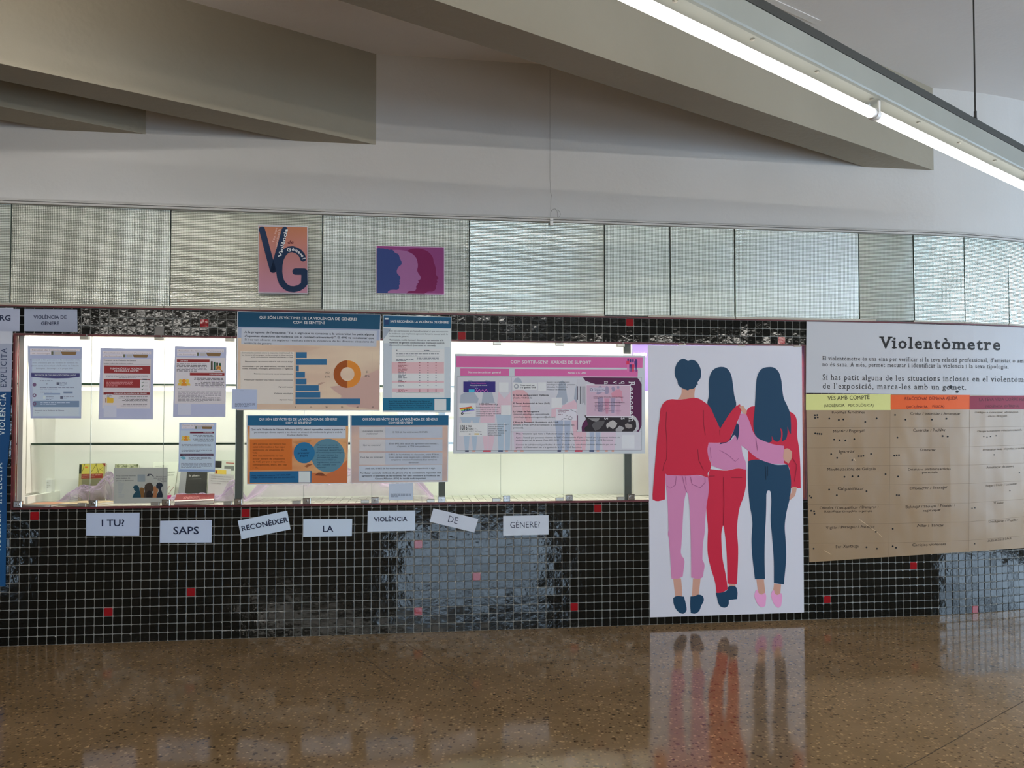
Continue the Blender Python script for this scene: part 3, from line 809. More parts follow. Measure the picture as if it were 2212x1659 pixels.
for i in range(int((sR - sL) / q)):
    for j in range(9):
        a = sL + i * q; b_ = -.035 - j * q
        mb.wbox(a + .0015, a + q - .0015, zz - .003, zz + rng.uniform(0, .0008), b_ - q + .0015, b_ - .0015)
o = mb.build('case_floor_tile', M['caset'], case); o['kind'] = 'stuff'
# uprights
MULL = [(507.5, 523), (948, 962), (1350.5, 1365)]
for a, b_ in MULL: wpart('upright', S(a, 1000), S(b_, 1000), z_open0 + .002, zt, -.038, -.014, M['mull'], 1, case)
# glass shelves
for py, th in ((829, .010), (959.5, .012)):
    z_ = Zp(120, py, -.16)
    lim = [sL + .014, S(515, 1000) , S(955, 1000), S(1357, 1000)]
    for i in range(3):
        a, b_ = lim[i] + .002, lim[i + 1] - .002
        mb = MB(); mb.wbox(a, b_, z_ - th / 2, z_ + th / 2, -.47, -.165, 0); mb.wbox(a, b_, z_ - th / 2, z_ + th / 2, -.165, -.160, 1); mb.build('shelf', [M['shelfgl'], M['gedge']], case)
# panes
PN = [33, 194, 352, 508, 656, 803, 947, 1082, 1218, 1349, 1478, 1606, 1735]
for i in range(len(PN) - 1):
    a, b_ = S(PN[i], 1000) + .001, S(PN[i + 1], 1000) - .001
    mb = MB(); mb.wbox(a, b_, z_open0 + .001, z_open1 - .001, -.010, -.004, 0)
    ob = mb.build('glass_pane', M['pane'], case)
    for e_ in (a,):
        m2 = MB(); m2.wbox(e_ - .0016, e_ - .0002, z_open0 + .002, z_open1 - .002, -.010, -.0035); m2.build('edge', M['pedge'], ob)
# spring clips above, locks and flat clips below
def bevel_box(s0, s1, z0, z1, o0, o1, bv=.002):
    mb = MB(); mb.wbox(s0, s1, z0, z1, o0, o1 - bv)
    q = [wallpt(a, b_, o1 - bv)[0] for a, b_ in ((s0, z0), (s1, z0), (s1, z1), (s0, z1))] + [wallpt(a, b_, o1)[0] for a, b_ in ((s0 + bv, z0 + bv), (s1 - bv, z0 + bv), (s1 - bv, z1 - bv), (s0 + bv, z1 - bv))]
    mb.hexa(q); return mb
for px in (183, 344, 497, 1074, 1209, 1341, 1474, 1602, 1722):
    c = S(px, 735); mb = bevel_box(c - .026, c + .024, z_open1 - (.020 if px < 1400 else .006), z_open1 - .002 + (.004 if px > 1400 else 0), -.012, .008)
    a = wallpt(c + .012, z_open1 - .004, .004)[0]; b_ = wallpt(c + .012, z_open1 + .010, .008)[0]; mb.cyl(a, b_, .003, 8); mb.build('top_clip', M['steel'], case)
for px in (178, 336, 493, 641, 789, 931, 1072, 1209, 1341):
    c = S(px, 1088); bevel_box(c - .025, c + .022, z_open0 + .003, z_open0 + .022, -.012, .009).build('bottom_clip', M['steel'], case)
for px in (39, 201, 359, 515, 663, 810, 954, 1094, 1229, 1363):
    c = S(px, 1085); lk = bevel_box(c - .022, c + .022, z_open0 + .001, z_open0 + .038, -.012, .010, .003).build('lock', M['chrome'], case)
    mb = MB(); a = wallpt(c, z_open0 + .020, .008)[0]; b_ = wallpt(c, z_open0 + .020, .017)[0]; mb.cyl(a, b_, .0115, 16, r1=.0105)
    a2 = wallpt(c, z_open0 + .020, .018)[0]; mb.cyl(b_, a2, .006, 12); mb.build('lock_cylinder', M['chrome'], lk, smooth=False)
    mb = MB(); mb.wbox(c - .001, c + .001, z_open0 + .015, z_open0 + .025, .0178, .0184); mb.build('keyhole', M['cable'], lk)
# lavender panel standing in for a reflection, and white board in the last bay
wpart('reflection_panel', float(unp(1366, 800, -D)[0][0]), sR, z_open0 + .02, zt, -D, -D + .012, flat('lavender_reflection', (.17, .11, .33), .7), 1, case)
zz1 = Zp(1396, 845, -.30)
wpart('white_board', float(unp(1368, 900, -.30)[0][0]), sR - .02, z_open0 + .003, zz1, -.33, -.30, M['casew'], 1, case)
# wall socket in the left corner
mb = MB()
for (x0, x1, o1) in ((80, 97, .05), (97, 112, .055)):
    a, b_ = float(unp(x0, 1048, -.40)[0][0]), float(unp(x1, 1048, -.40)[0][0])
    mb.wbox(a + .001, b_, Zp(80, 1063, -.40), Zp(80, 1036, -.40), -.44, -.40 + (.004 if x0 == 97 else 0), 0)
so = mb.build('socket_box', M['white'], case)
mb = MB()
for (x, y) in ((103, 1042), (103, 1048), (107, 1048), (103, 1052)):
    a = float(unp(x, y, -.395)[0][0]); z_ = Zp(x, y, -.395); mb.wbox(a - .004, a + .004, z_ - .0015, z_ + .0015, -.396, -.394)
mb.build('slot', M['steel'], so)
for (a, b_) in ((sL + .05, S(500)), (S(530), S(940)), (S(970), S(1340)), (S(1372), sR - .05)):
    case_light('case_light', (a + b_) / 2, z_open1 + .085, b_ - a)

# ---------------------------------------------------------------- hanging lamp
d3 = Vector((dx, dy, 0)); m3_ = Vector((dy, -dx, 0)); up = Vector((0, 0, 1))
a, e = rays(1888, 247); YL = 2.9; J = Vector((float(a) * YL, YL, ZC + float(e) * YL))
def lampobj(name, J, tmin, tmax, joints, label, group=None, wires=(), tube='tubegl'):
    root = empty(name, J + up * .1, label, 'lamp', group)
    def prof(pts, t0, t1, nm, mat, i=0):
        mb = MB(); n_ = len(pts)
        V = [J + m3_ * u + up * w + d3 * t0 for u, w in pts] + [J + m3_ * u + up * w + d3 * t1 for u, w in pts]
        Fc = [(k, (k + 1) % n_, n_ + (k + 1) % n_, n_ + k) for k in range(n_)] + [tuple(reversed(range(n_))), tuple(range(n_, 2 * n_))]
        mb.add(V, Fc); return mb.build(nm, mat, root)
    prof([(-.036, .052), (-.030, .046), (.030, .046), (.038, .050), (.041, .056), (.047, .128), (-.047, .128), (-.041, .056)], tmin, tmax, 'housing', M['lamp'])
    prof([(-.020, .129), (.040, .129), (.046, .132), (.046, .137), (.041, .140), (.041, .168), (.036, .172), (-.020, .172)], tmin - .05, tmax + .05, 'channel', M['channel'])
    for k in range(len(joints) - 1):
        t0, t1 = joints[k] + .022, joints[k + 1] - .022
        if t1 < t0 + .2: continue
        mb = MB(); mb.cyl(J + d3 * t0, J + d3 * t1, .0185, 20); mb.build('tube', M[tube], root, smooth=False)
        mb = MB(); mb.cyl(J + d3 * (t0 - .012), J + d3 * t0, .019, 16); mb.cyl(J + d3 * t1, J + d3 * (t1 + .012), .019, 16); mb.build('tube_cap', M['white'], root)
    for t in joints:
        mb = MB(); mb.cyl(J + d3 * (t - .006), J + d3 * (t + .006), .022, 16)
        for sgn in (-1, 1):
            c = J + d3 * t; mb.hexa([c + d3 * x + m3_ * y + up * z for z in (.0, .047) for x, y in ((-.005, sgn * .020 - .003), (.005, sgn * .020 - .003), (.005, sgn * .020 + .003), (-.005, sgn * .020 + .003))])
        mb.build('lampholder', M['white'], root)
    t = tmin + .12
    while t < tmax - .05:
        mb = MB(); c = J + d3 * t + m3_ * .012 + up * .046; mb.cyl(c, c - up * .004, .0075, 12); mb.cyl(c - up * .004, c - up * .0055, .004, 8); mb.build('screw', M['steel'], root); t += .37
    for t in wires:
        c = J + d3 * t + m3_ * .012 + up * .172
        mb = MB(); mb.cyl(c + up * .05, Vector((c.x, c.y, ZCEIL)), .0035, 8); mb.cyl(c, c + up * .055, .006, 8); mb.tube([c + d3 * .03, c + d3 * .012 + up * .03, c + up * .055], .002); mb.tube([c - d3 * .03, c - d3 * .012 + up * .03, c + up * .055], .002)
        mb.build('suspension_wire', M['cable'], root)
    return root
lampobj('hanging_lamp', J, -4.6, 1.60, [-4.5, -3.0, -1.5, 0, 1.5], 'long white fluorescent batten hung from a dark channel below the ceiling', None, (-.863, .87, -2.6, -4.3))
for k, (off, lab) in enumerate(((2.5, 'second fluorescent batten, parallel to the first and just behind the viewer'), (4.9, 'third fluorescent batten from the tiled wall'))):
    lampobj('hanging_lamp', J + m3_ * off - d3 * 1.0 + up * (.45 if k == 0 else -.08), -9.1, 3.1, [-9, -7.5, -6.0, -4.5, -3.0, -1.5, 0, 1.5, 3.0], lab, None, (-6, -3, 0, 2), 'tubegl2')
lampobj('hanging_lamp', Vector((-1.70, 3.10, 3.08)), -4.6, .1, [-4.5, -3.0, -1.5, 0], 'fluorescent batten in the bay between two beams, left of the viewer', None, (-3.5, -1.5), 'tubegl_added')  # added lamp, out of view, that brightens the dark ceiling bay
# thin wire hanging down the plaster
P_ = [(1188, 150), (1188, 300), (1188, 388), (1189, 405), (1189, 415), (1191.5, 422), (1190, 430), (1189.5, 452), (1191, 456), (1189.5, 460), (1189, 474)]
mb = MB(); sv, zv = unp([p[0] for p in P_], [p[1] for p in P_], .010); mb.tube(list(wallpt(sv, zv, .010)), .0008, 5)
P_ = [(1191, 456), (1195, 452), (1199, 451), (1203, 454), (1204.5, 460), (1204.5, 470)]
sv, zv = unp([p[0] for p in P_], [p[1] for p in P_], .03); mb.tube(list(wallpt(sv, zv, .03)), .0011, 5)
P_ = [(1204, 453), (1208, 456), (1211, 462), (1209, 467), (1205, 471)]
sv, zv = unp([p[0] for p in P_], [p[1] for p in P_], .03); mb.tube(list(wallpt(sv, zv, .03)), .0009, 5)
o = mb.build('wire', flat('thin_grey_wire', (.16, .15, .13), .5)); tag(o, 'thin grey wire hanging down the plaster to the glass strip', 'wire')
for (y0, y1) in ((474, 479), (480, 489)):
    mb = MB(); a = S(1190, 480); mb.wbox(a - .010, a + .010, Zp(1190, y1), Zp(1190, y0), .022, .030); k = mb.build('clip', M['white'], o)
# ---------------------------------------------------------------- signs and posters
NAVY = (24, 34, 62); BLUE = (26, 84, 116); DB = (20, 62, 86); WHT = (232, 230, 232); DK = (38, 40, 46)
def simple_sign(name, label, crop, corners, col, words, group=None, off=.003):
    p = Poster(name, label, 'sign', crop, corners, col, off, group)
    for (t, a, b_, h, font, c) in words: p.text(t, a, b_, h, c, font)
    return p.done()
GRP = 'word signs in the tiled wall sentence'
I5 = Crop(0, 1080, 4.88); I6 = Crop(400, 1080, 4.424); I7 = Crop(900, 1080, 4.254)
SB = (176, 188, 212)
simple_sign('paper_sign', 'white paper sign reading I TU? on the black tiles', I5, [(910, 136), (1472, 134), (1468, 376), (908, 374)], (172, 184, 208), [('I TU?', (1066, 277), (1314, 275), 70, 'bold', NAVY)], GRP)
simple_sign('paper_sign', 'white paper sign reading SAPS on the black tiles', PX, [(346, 1125), (457.8, 1123.3), (457, 1172), (345, 1172.5)], (178, 190, 212), [('SAPS', (373.8, 1154), (430, 1153.5), 15.8, 'bold', NAVY)], GRP)
simple_sign('paper_sign', 'tilted white paper sign reading RECONÈIXER', I6, [(503, 199), (975, 103), (1007, 281), (538, 376)], (186, 200, 220), [('RECONÈIXER', (540, 298), (986, 210), 48, 'bold', NAVY)], GRP)
simple_sign('paper_sign', 'white paper sign reading LA on the black tiles', I6, [(1129, 184), (1597, 180), (1593, 346), (1127, 353)], (186, 200, 220), [('LA', (1312, 306), (1414, 304), 60, 'bold', NAVY)], GRP)
simple_sign('paper_sign', 'white paper sign reading VIOLÈNCIA on the black tiles below the glass case', I6, [(1745, 103), (2199, 101), (2197, 293), (1741, 303)], (188, 200, 216), [('VIOLÈNCIA', (1805, 206), (2122, 201), 42, 'bold', NAVY)], GRP)
simple_sign('paper_sign', 'tilted white paper sign reading DE in thin letters', I7, [(154, 77), (568, 174), (530, 299), (120, 200)], (190, 196, 208), [('DE', (280, 200), (375, 222), 60, 'light', NAVY)], GRP)
simple_sign('paper_sign', 'white paper sign reading GÈNERE? in thin letters', I7, [(795, 147), (1212, 140), (1212, 318), (795, 328)], (190, 196, 206), [('GÈNERE?', (856, 258), (1137, 252), 54, 'light', NAVY)], GRP)
GR2 = 'grey signs above the showcase corner'
simple_sign('paper_sign', 'grey paper sign reading VIOLÈNCIA DE GÈNERE above the showcase', cG, [(272, 140), (865, 146), (868, 399), (270, 391)], (150, 157, 176), [('VIOLÈNCIA DE', (376, 250), (745, 252), 37, 'bold', NAVY), ('GÈNERE', (458, 321), (662, 321), 37, 'bold', NAVY)], GR2)
p = Poster('banner', 'tall blue and grey paper banner with vertical white lettering at the left edge', 'banner', PX, [(-62, 664), (29, 664), (27, 742), (-62, 742)], (184, 188, 200), .0028)
for q, col, nm in (([(-62, 742), (27, 742), (24, 846), (-62, 846)], (150, 157, 176), 'grey_panel'), ([(-62, 846), (24, 846), (20.5, 955), (-62, 955)], (20, 66, 112), 'blue_panel'), ([(-62, 955), (20.5, 955), (15.5, 1010), (-62, 1010)], (20, 66, 112), 'blue_panel'), ([(-62, 1010), (15.5, 1010), (14, 1130), (-62, 1130)], (20, 66, 112), 'blue_panel'), ([(-62, 1130), (14, 1130), (12, 1267), (-62, 1267)], (22, 72, 118), 'blue_panel')):
    o = p.quad(q, col, 0.4, nm)
    o['label'] = 'grey upper field' if 'grey' in nm else 'blue lower field'
p.text('EXPLÍCITA', (13.6, 837), (14.6, 751), 12.5, (36, 52, 84), 'serif'); p.text('VIOLÈNCIA', (9.8, 940), (12.6, 849), 12.0, (205, 215, 225), 'serif')
p.text('IMPLÍCITA', (3.8, 1088), (4.4, 999), 12.0, (205, 215, 225), 'serif'); p.text('VIOLÈNCIA', (1.6, 1192), (2.2, 1102), 12.0, (205, 215, 225), 'serif'); p.done()
simple_sign('paper_sign', 'cut-off grey paper sign ending in RG at the left edge', cG, [(-560, 132), (223, 141), (219, 393), (-560, 385)], (160, 166, 186), [('FEMINICIDIS... RG', (-420, 270), None, 60, 'bold', (160, 166, 186))] and [('RG', (-8, 270), (122, 273), 60, 'bold', NAVY)], GR2, .0045)

# ---- the big poster of three friends
p = Poster('poster', 'tall white poster of three friends seen from behind, arms around each other', 'poster', cD, [(50, 68), (912, 72), (925, 1563), (62, 1591)], (196, 194, 202), .004)
p.soft = True; RED = (186, 32, 58); PNK = (192, 122, 160); NV = (20, 56, 82); SK = (188, 142, 124); PK2 = (216, 148, 188)
p.poly([(650, 407), (622, 413), (603, 434), (604, 500), (612, 640), (612, 716), (660, 708), (720, 708), (800, 722), (838, 745), (845, 800), (850, 866), (907, 867), (904, 740), (898, 650), (886, 570), (884, 484), (874, 458), (846, 438)], RED, 1, 'red_sweater', 'red jumper of the right-hand figure')
p.poly([(612, 716), (640, 708), (700, 712), (760, 735), (834, 735), (846, 775), (852, 870), (845, 925), (826, 1005), (817, 1080), (822, 1160), (825, 1240), (812, 1406), (756, 1398), (756, 1280), (745, 1130), (738, 1040), (742, 940), (740, 890), (730, 880), (720, 882), (714, 900), (712, 1020), (706, 1130), (704, 1250), (706, 1377), (650, 1377), (634, 1230), (631, 1150), (636, 1060), (620, 950), (610, 820)], NV, 2, 'navy_trousers')
p.poly([(722, 189), (757, 192), (782, 215), (797, 258), (803, 310), (812, 365), (832, 408), (846, 445), (852, 500), (852, 566), (842, 550), (832, 522), (832, 565), (822, 594), (801, 606), (805, 570), (803, 545), (792, 528), (797, 570), (790, 598), (775, 608), (758, 600), (744, 574), (745, 604), (730, 612), (690, 604), (657, 580), (645, 548), (641, 505), (648, 430), (652, 360), (656, 290), (664, 238), (682, 205), (700, 193)], NV, 3, 'long_hair', 'long navy hair of the right-hand figure')
p.poly([(846, 935), (842, 925), (855, 890), (860, 858), (885, 862), (880, 890), (870, 915), (856, 926)], SK, 2, 'hand')
for q in ([(658, 1378), (700, 1378), (708, 1455), (680, 1466), (668, 1455)], [(757, 1400), (797, 1407), (792, 1458), (775, 1466), (758, 1455)]): p.poly(q, SK, 1, 'ankle')
for q in ([(655, 1438), (667, 1436), (672, 1456), (688, 1464), (706, 1452), (712, 1465), (711, 1500), (705, 1528), (692, 1535), (676, 1528), (655, 1495), (647, 1470)], [(748, 1440), (758, 1440), (762, 1458), (778, 1466), (797, 1454), (803, 1470), (800, 1505), (792, 1532), (780, 1538), (768, 1530), (746, 1490), (741, 1462)]): p.poly(q, PK2, 3, 'pink_shoe')
p.poly([(398, 760), (495, 768), (560, 756), (600, 764), (600, 850), (588, 910), (565, 975), (554, 1040), (550, 1100), (556, 1200), (553, 1330), (549, 1406), (496, 1401), (494, 1290), (486, 1160), (476, 1085), (471, 1075), (464, 1105), (463, 1180), (470, 1270), (486, 1350), (498, 1432), (470, 1450), (435, 1455), (428, 1400), (402, 1310), (386, 1235), (385, 1150), (387, 1100), (378, 980), (388, 880), (388, 800)], RED, 2, 'red_trousers', 'red trousers of the middle figure')
p.poly([(388, 612), (440, 614), (500, 608), (530, 585), (553, 520), (562, 450), (600, 450), (622, 500), (645, 562), (668, 588), (705, 605), (755, 622), (812, 630), (815, 680), (812, 733), (760, 732), (706, 718), (650, 690), (610, 655), (574, 628), (582, 680), (598, 720), (600, 764), (562, 755), (492, 766), (408, 742), (404, 722), (388, 690), (383, 655)], PNK, 4, 'pink_jumper')
p.poly([(455, 188), (490, 194), (514, 225), (526, 280), (534, 345), (545, 402), (500, 470), (480, 530), (440, 540), (410, 440), (384, 398), (392, 350), (393, 260), (402, 225), (425, 198)], NV, 3, 'long_hair', 'navy hair of the middle figure')
p.poly([(545, 500), (556, 508), (562, 545), (556, 585), (548, 607), (547, 585), (538, 568), (528, 574), (516, 594), (498, 608), (452, 622), (462, 606), (505, 590)], (26, 44, 78), 4.5, 'hair_tip')
p.poly([(504, 1402), (541, 1404), (541, 1425), (504, 1425)], SK, 1, 'ankle')
p.poly([(430, 1453), (460, 1452), (497, 1434), (500, 1420), (520, 1414), (543, 1420), (552, 1445), (550, 1488), (504, 1493), (502, 1520), (490, 1534), (462, 1532), (446, 1512), (438, 1480)], NV, 3, 'navy_shoe')
p.poly([(148, 785), (300, 790), (388, 806), (392, 870), (380, 960), (372, 1040), (368, 1120), (359, 1180), (356, 1268), (366, 1288), (362, 1340), (356, 1366), (335, 1375), (293, 1367), (292, 1230), (288, 1060), (282, 950), (276, 898), (266, 888), (258, 920), (248, 1020), (243, 1120), (239, 1180), (240, 1245), (252, 1262), (251, 1320), (246, 1362), (220, 1374), (183, 1374), (177, 1270), (169, 1150), (163, 1125), (166, 1100), (160, 930), (150, 830)], PNK, 3, 'pink_trousers')
p.poly([(240, 300), (316, 305), (311, 345), (313, 368), (218, 370), (236, 345)], SK, 1, 'neck')
p.poly([(175, 370), (220, 371), (262, 368), (306, 361), (324, 362), (366, 384), (392, 405), (425, 470), (455, 534), (482, 490), (512, 445), (545, 408), (566, 397), (575, 425), (567, 455), (545, 510), (520, 568), (500, 604), (460, 612), (391, 612), (384, 650), (390, 695), (405, 740), (398, 765), (387, 780), (388, 808), (340, 794), (270, 797), (160, 794), (148, 785), (146, 930), (96, 939), (78, 930), (77, 905), (86, 790), (95, 680), (104, 570), (116, 480), (130, 402), (150, 380)], RED, 5, 'red_sweater', 'red jumper of the left-hand figure')
p.poly([(562, 410), (585, 404), (594, 420), (604, 436), (601, 454), (588, 450), (574, 430)], SK, 6, 'hand')
p.poly([(813, 650), (830, 644), (858, 662), (855, 700), (838, 730), (812, 708)], SK, 6, 'hand')
p.poly([(246, 142), (266, 148), (274, 154), (292, 148), (318, 155), (338, 180), (349, 220), (345, 252), (333, 268), (328, 278), (333, 287), (325, 286), (318, 300), (300, 312), (283, 314), (276, 320), (250, 310), (230, 298), (220, 285), (216, 264), (207, 250), (201, 215), (206, 185), (222, 158)], NV, 4, 'short_hair', 'short navy hair of the left-hand figure')
for q in ([(192, 1372), (236, 1372), (241, 1420), (243, 1474), (204, 1478)], [(303, 1373), (346, 1370), (335, 1468), (297, 1474)]): p.poly(q, SK, 1, 'ankle')
for q in ([(192, 1482), (206, 1473), (252, 1474), (262, 1510), (263, 1560), (250, 1570), (232, 1567), (212, 1550), (195, 1515)], [(289, 1473), (310, 1472), (334, 1463), (358, 1472), (364, 1490), (350, 1525), (335, 1558), (315, 1570), (291, 1567), (288, 1530)]): p.poly(q, NV, 2, 'navy_shoe')
DR = (120, 20, 42); DP = (150, 86, 124)
for st, c in (([(155, 440), (151, 520), (158, 620), (155, 705), (140, 735), (134, 770)], DR), ([(362, 430), (362, 500), (372, 570)], DR), ([(330, 650), (335, 710), (362, 765)], DR), ([(452, 540), (454, 570)], DR), ([(392, 800), (425, 799)], DR), ([(518, 808), (578, 808)], DR), ([(474, 805), (475, 880), (477, 960), (472, 1075)], DR), ([(862, 700), (885, 740), (872, 830)], DR),
              ([(210, 800), (205, 850), (175, 868), (160, 855)], DP), ([(290, 805), (298, 845), (345, 865), (372, 835), (370, 808)], DP), ([(245, 800), (255, 850), (268, 890)], DP), ([(262, 805), (266, 850)], DP), ([(452, 655), (500, 680), (540, 718), (560, 700)], DP), ([(400, 640), (405, 700)], DP), ([(655, 585), (665, 655)], DP), ([(710, 745), (712, 820)], (12, 36, 56)), ([(722, 745), (722, 800)], (12, 36, 56))):
    p.stroke(st, 3, c, 7, 'crease_line')
p.done()

# ---- violence meter
p = Poster('poster', 'wide white sheet headed Violentòmetre above the brown paper chart', 'poster', cE, [(36, 37), (1640, 85), (1640, 520), (32, 500)], (176, 175, 178), .006, nx=12)
INK = (30, 26, 24)
p.text('Violentòmetre', (511, 213), (1290, 226), 74, INK, 'serifb')
p.text("El violentòmetre és una eina per verificar si la teva relació professional, d'amistat o amorosa", (138, 291), (1510, 308), 27, INK, 'serif')
p.text('no és sana. A més, permet mesurar i identificar la violència i la seva tipologia.', (138, 329), (1334, 344), 27, INK, 'serif')
p.text('Si has patit alguna de les situacions incloses en el violentòmetre', (138, 416), (1520, 431), 35, INK, 'serif')
p.text('de l’exposició, marca-les amb un gomet.'.replace('’', "'"), (138, 472), (1064, 480), 35, INK, 'serif')
p.disc(960, 462, 11, (12, 12, 12), 5, 'sticker_dot'); p.disc(1001, 492, 9, (12, 12, 12), 5, 'sticker_dot'); p.done()
kraft = noise_mat('brown_kraft_paper', tuple(lin(v) / KPR for v in (134, 109, 80)), tuple(lin(v) / KPR for v in (144, 119, 89)), 1.6, .42, .75, 3.2, detail=2, stretch=(1, 1, .6))
kraft.node_tree.nodes['Bump'].inputs['Distance'].default_value = .03
p = Poster('paper_chart', 'large brown paper chart ruled in three columns with handwriting and black dots', 'chart', cE, [(32, 506), (1640, 512), (1640, 1478), (54, 1584)], (136, 112, 84), .0045, nx=14, ny=5, grad=kraft)
def wob(pts): return pts
p.rect(32, 509, 576, 610, (196, 194, 124), 1, 'yellow_strip', label='yellow paper heading strip'); p.rect(574, 513, 1082, 606, (204, 84, 28), 1.6, 'orange_strip', nx=6, label='orange paper heading strip'); p.rect(1080, 518, 1640, 606, (124, 26, 48), 2.4, 'crimson_strip', nx=12, label='crimson paper heading strip', slope=-.004)
GK = (52, 48, 30)
for t, a, b_, h in (('VES AMB COMPTE', (172, 546), (441, 541), 26), ('(VIOLÈNCIA   PSICOLÒGICA)', (148, 590), (467, 586), 17)): p.text(t, a, b_, h, GK, 'reg', 4, .5)
for t, a, b_, h in (('REACCIONA!  DEMANA AJUDA', (664, 546), (1003, 543), 20), ('(VIOLÈNCIA    FÍSICA)', (676, 598), (920, 594), 16)): p.text(t, a, b_, h, (96, 26, 10), 'reg', 4, .5)
for t, a, b_, h in (('LA TEVA VIDA CORRE PERILL', (1140, 552), (1470, 550), 21), ('(VIOLÈNCIA  EXTREMA)', (1180, 594), (1400, 592), 15)): p.text(t, a, b_, h, (74, 10, 26), 'reg', 4, .5)
HK = (44, 32, 22)
rows_ = [[("Bromes feridores", (196, 634), (412, 632), 17), ("Cridar / Intimidar / Amenaçar", (700, 640), (1022, 640), 15), ("Obligar a consumir alcohol o", (1112, 630), (1392, 628), 12), ("altres drogues", (1198, 654), (1322, 652), 12)],
 [("Mentir / Enganyar", (205, 754), (412, 748), 17), ("Controlar / Prohibir", (718, 748), (928, 746), 17), ("Obligar a mantenir relacions sexuals", (1130, 752), (1416, 742), 12)],
 [("Ignorar", (243, 886), (344, 884), 19), ("Dominar", (765, 872), (866, 871), 16), ("Amenaçar amb objectes o armes", (1166, 870), (1440, 858), 13)],
 [("Manifestacions de Gelosia", (167, 998), (480, 994), 18), ("Destruir o sostreure articles", (684, 996), (960, 992), 15), ("personals", (775, 1016), (876, 1013), 14), ("Amenaçar de mort", (1188, 984), (1362, 976), 14)],
 [("Culpabilitzar", (232, 1122), (405, 1120), 18), ("Empenyer / Sacsejar", (695, 1118), (940, 1112), 17), ("Pegar / Ferir / Lesionar", (1184, 1102), (1386, 1086), 14)],
 [("Ofendre / Desqualificar / Denigrar /", (120, 1244), (498, 1238), 16), ("Ridiculitzar (en públic o privat)", (150, 1265), (454, 1262), 13), ("Bofetejar / Sacsejar / Pessigar /", (670, 1238), (988, 1226), 16), ("esgarrapar", (782, 1260), (894, 1254), 14), ("Violar", (1238, 1212), (1302, 1208), 15)],
 [("Vigilar / Perseguir / Assetjar", (163, 1370), (472, 1362), 17), ("Aïllar / Tancar", (742, 1358), (915, 1354), 17), ("Desfigurar / mutilar", (1202, 1332), (1390, 1318), 15)],
 [("Fer Xantatge", (223, 1494), (372, 1488), 19), ("Carícies violentes", (712, 1482), (932, 1474), 17), ("ASSASSINAR", (1196, 1456), (1352, 1436), 15)]]
for r_ in rows_:
    for t, a, b_, h in r_: p.text(t, a, b_, h, HK if a[0] < 1090 else (84, 70, 54), 'reg', 2, .8)
for y0, y1, y2 in ((722, 721, 714), (853, 845, 832), (967, 962, 948), (1090, 1080, 1062), (1214, 1204, 1178), (1338, 1325, 1290), (1462, 1444, 1412)):
    p.stroke([(40, y0), (572, y0 - 2), (1078, y1), (1280, (y1 + y2) / 2 - 1), (1440, y2)], 1.6, (108, 88, 64), 1, 'ruled_line')
p.stroke([(572, 612), (568, 1040), (562, 1560)], 1.4, (112, 92, 68), 1, 'ruled_line'); p.stroke([(1080, 610), (1078, 1050), (1074, 1510)], 1.4, (112, 92, 68), 1, 'ruled_line')
DOT = (16, 14, 14)
for x, y in ((90, 643), (105, 642), (91, 660), (108, 657), (182, 664), (243, 673), (272, 670), (412, 686), (485, 663), (603, 641), (670, 671), (839, 671), (932, 665), (92, 759), (106, 761), (119, 762), (132, 763), (213, 799), (248, 803), (285, 804), (342, 796), (618, 786), (908, 776), (940, 779), (1171, 779), (1192, 783), (1215, 779), (1251, 774),
             (194, 892), (232, 916), (329, 930), (371, 905), (386, 905), (400, 903), (449, 891), (598, 902), (613, 899), (628, 898), (1237, 896), (279, 1037), (330, 1034), (369, 1034), (542, 1020), (622, 1035), (1399, 1011), (181, 1119), (230, 1155), (420, 1129), (57, 1159), (67, 1170), (614, 1154), (628, 1155), (1338, 1126),
             (66, 1254), (85, 1258), (87, 1274), (1096, 1238), (1114, 1236), (588, 1370), (480, 1389), (82, 1497), (420, 1488), (487, 1497), (588, 1482), (609, 1491), (1113, 1466)):
    p.disc(x, y, 5.8 if x < 1090 else 4, DOT, 3)
for q in ([(375, 1310), (430, 1350), (480, 1385), (520, 1422)], [(340, 920), (350, 935)], [(150, 1508), (195, 1535)]): p.stroke(q, 3, (184, 156, 122), 2, 'paper_fold')
p.done()

# ---- two posters on the glass strip
def gradient(name, c0, c1, vert=True):
    m, n, l, b = new_mat(name); uv = node(n, 'ShaderNodeUVMap'); uv.uv_map = 'UVMap'
    sp = node(n, 'ShaderNodeSeparateXYZ'); l.new(uv.outputs[0], sp.inputs[0]); cr = node(n, 'ShaderNodeValToRGB')
    cr.color_ramp.elements[0].color = (*[lin(v) / KPR for v in c0], 1); cr.color_ramp.elements[1].color = (*[lin(v) / KPR for v in c1], 1)
    l.new(sp.outputs[1 if vert else 0], cr.inputs[0]); l.new(cr.outputs[0], b.inputs['Base Color']); b.inputs['Roughness'].default_value = .5; b.inputs['Specular IOR Level'].default_value = .3
    return m
p = Poster('poster', 'orange and pink poster with large navy letters VG on the glass strip', 'poster', cF, [(88, 78), (628, 96), (630, 830), (88, 826)], (176, 172, 178), .012, nx=1)
f_ = Poster('x', None, None, cF, [(98, 96), (620, 106), (621, 814), (98, 808)], WHT, .0124, grad=gradient('orange_pink_print', (186, 130, 150), (172, 108, 76)))
f_.o.name = 'printed_field'; f_.o.parent = p.o; f_.o.location = f_.o.location - p.o.location
VN = (22, 44, 74)
p.stroke([(130, 130), (165, 260), (210, 430), (248, 568)], 66, VN, 3, 'letter_v'); p.stroke([(378, 132), (340, 270), (292, 440), (256, 568)], 66, VN, 3, 'letter_v')
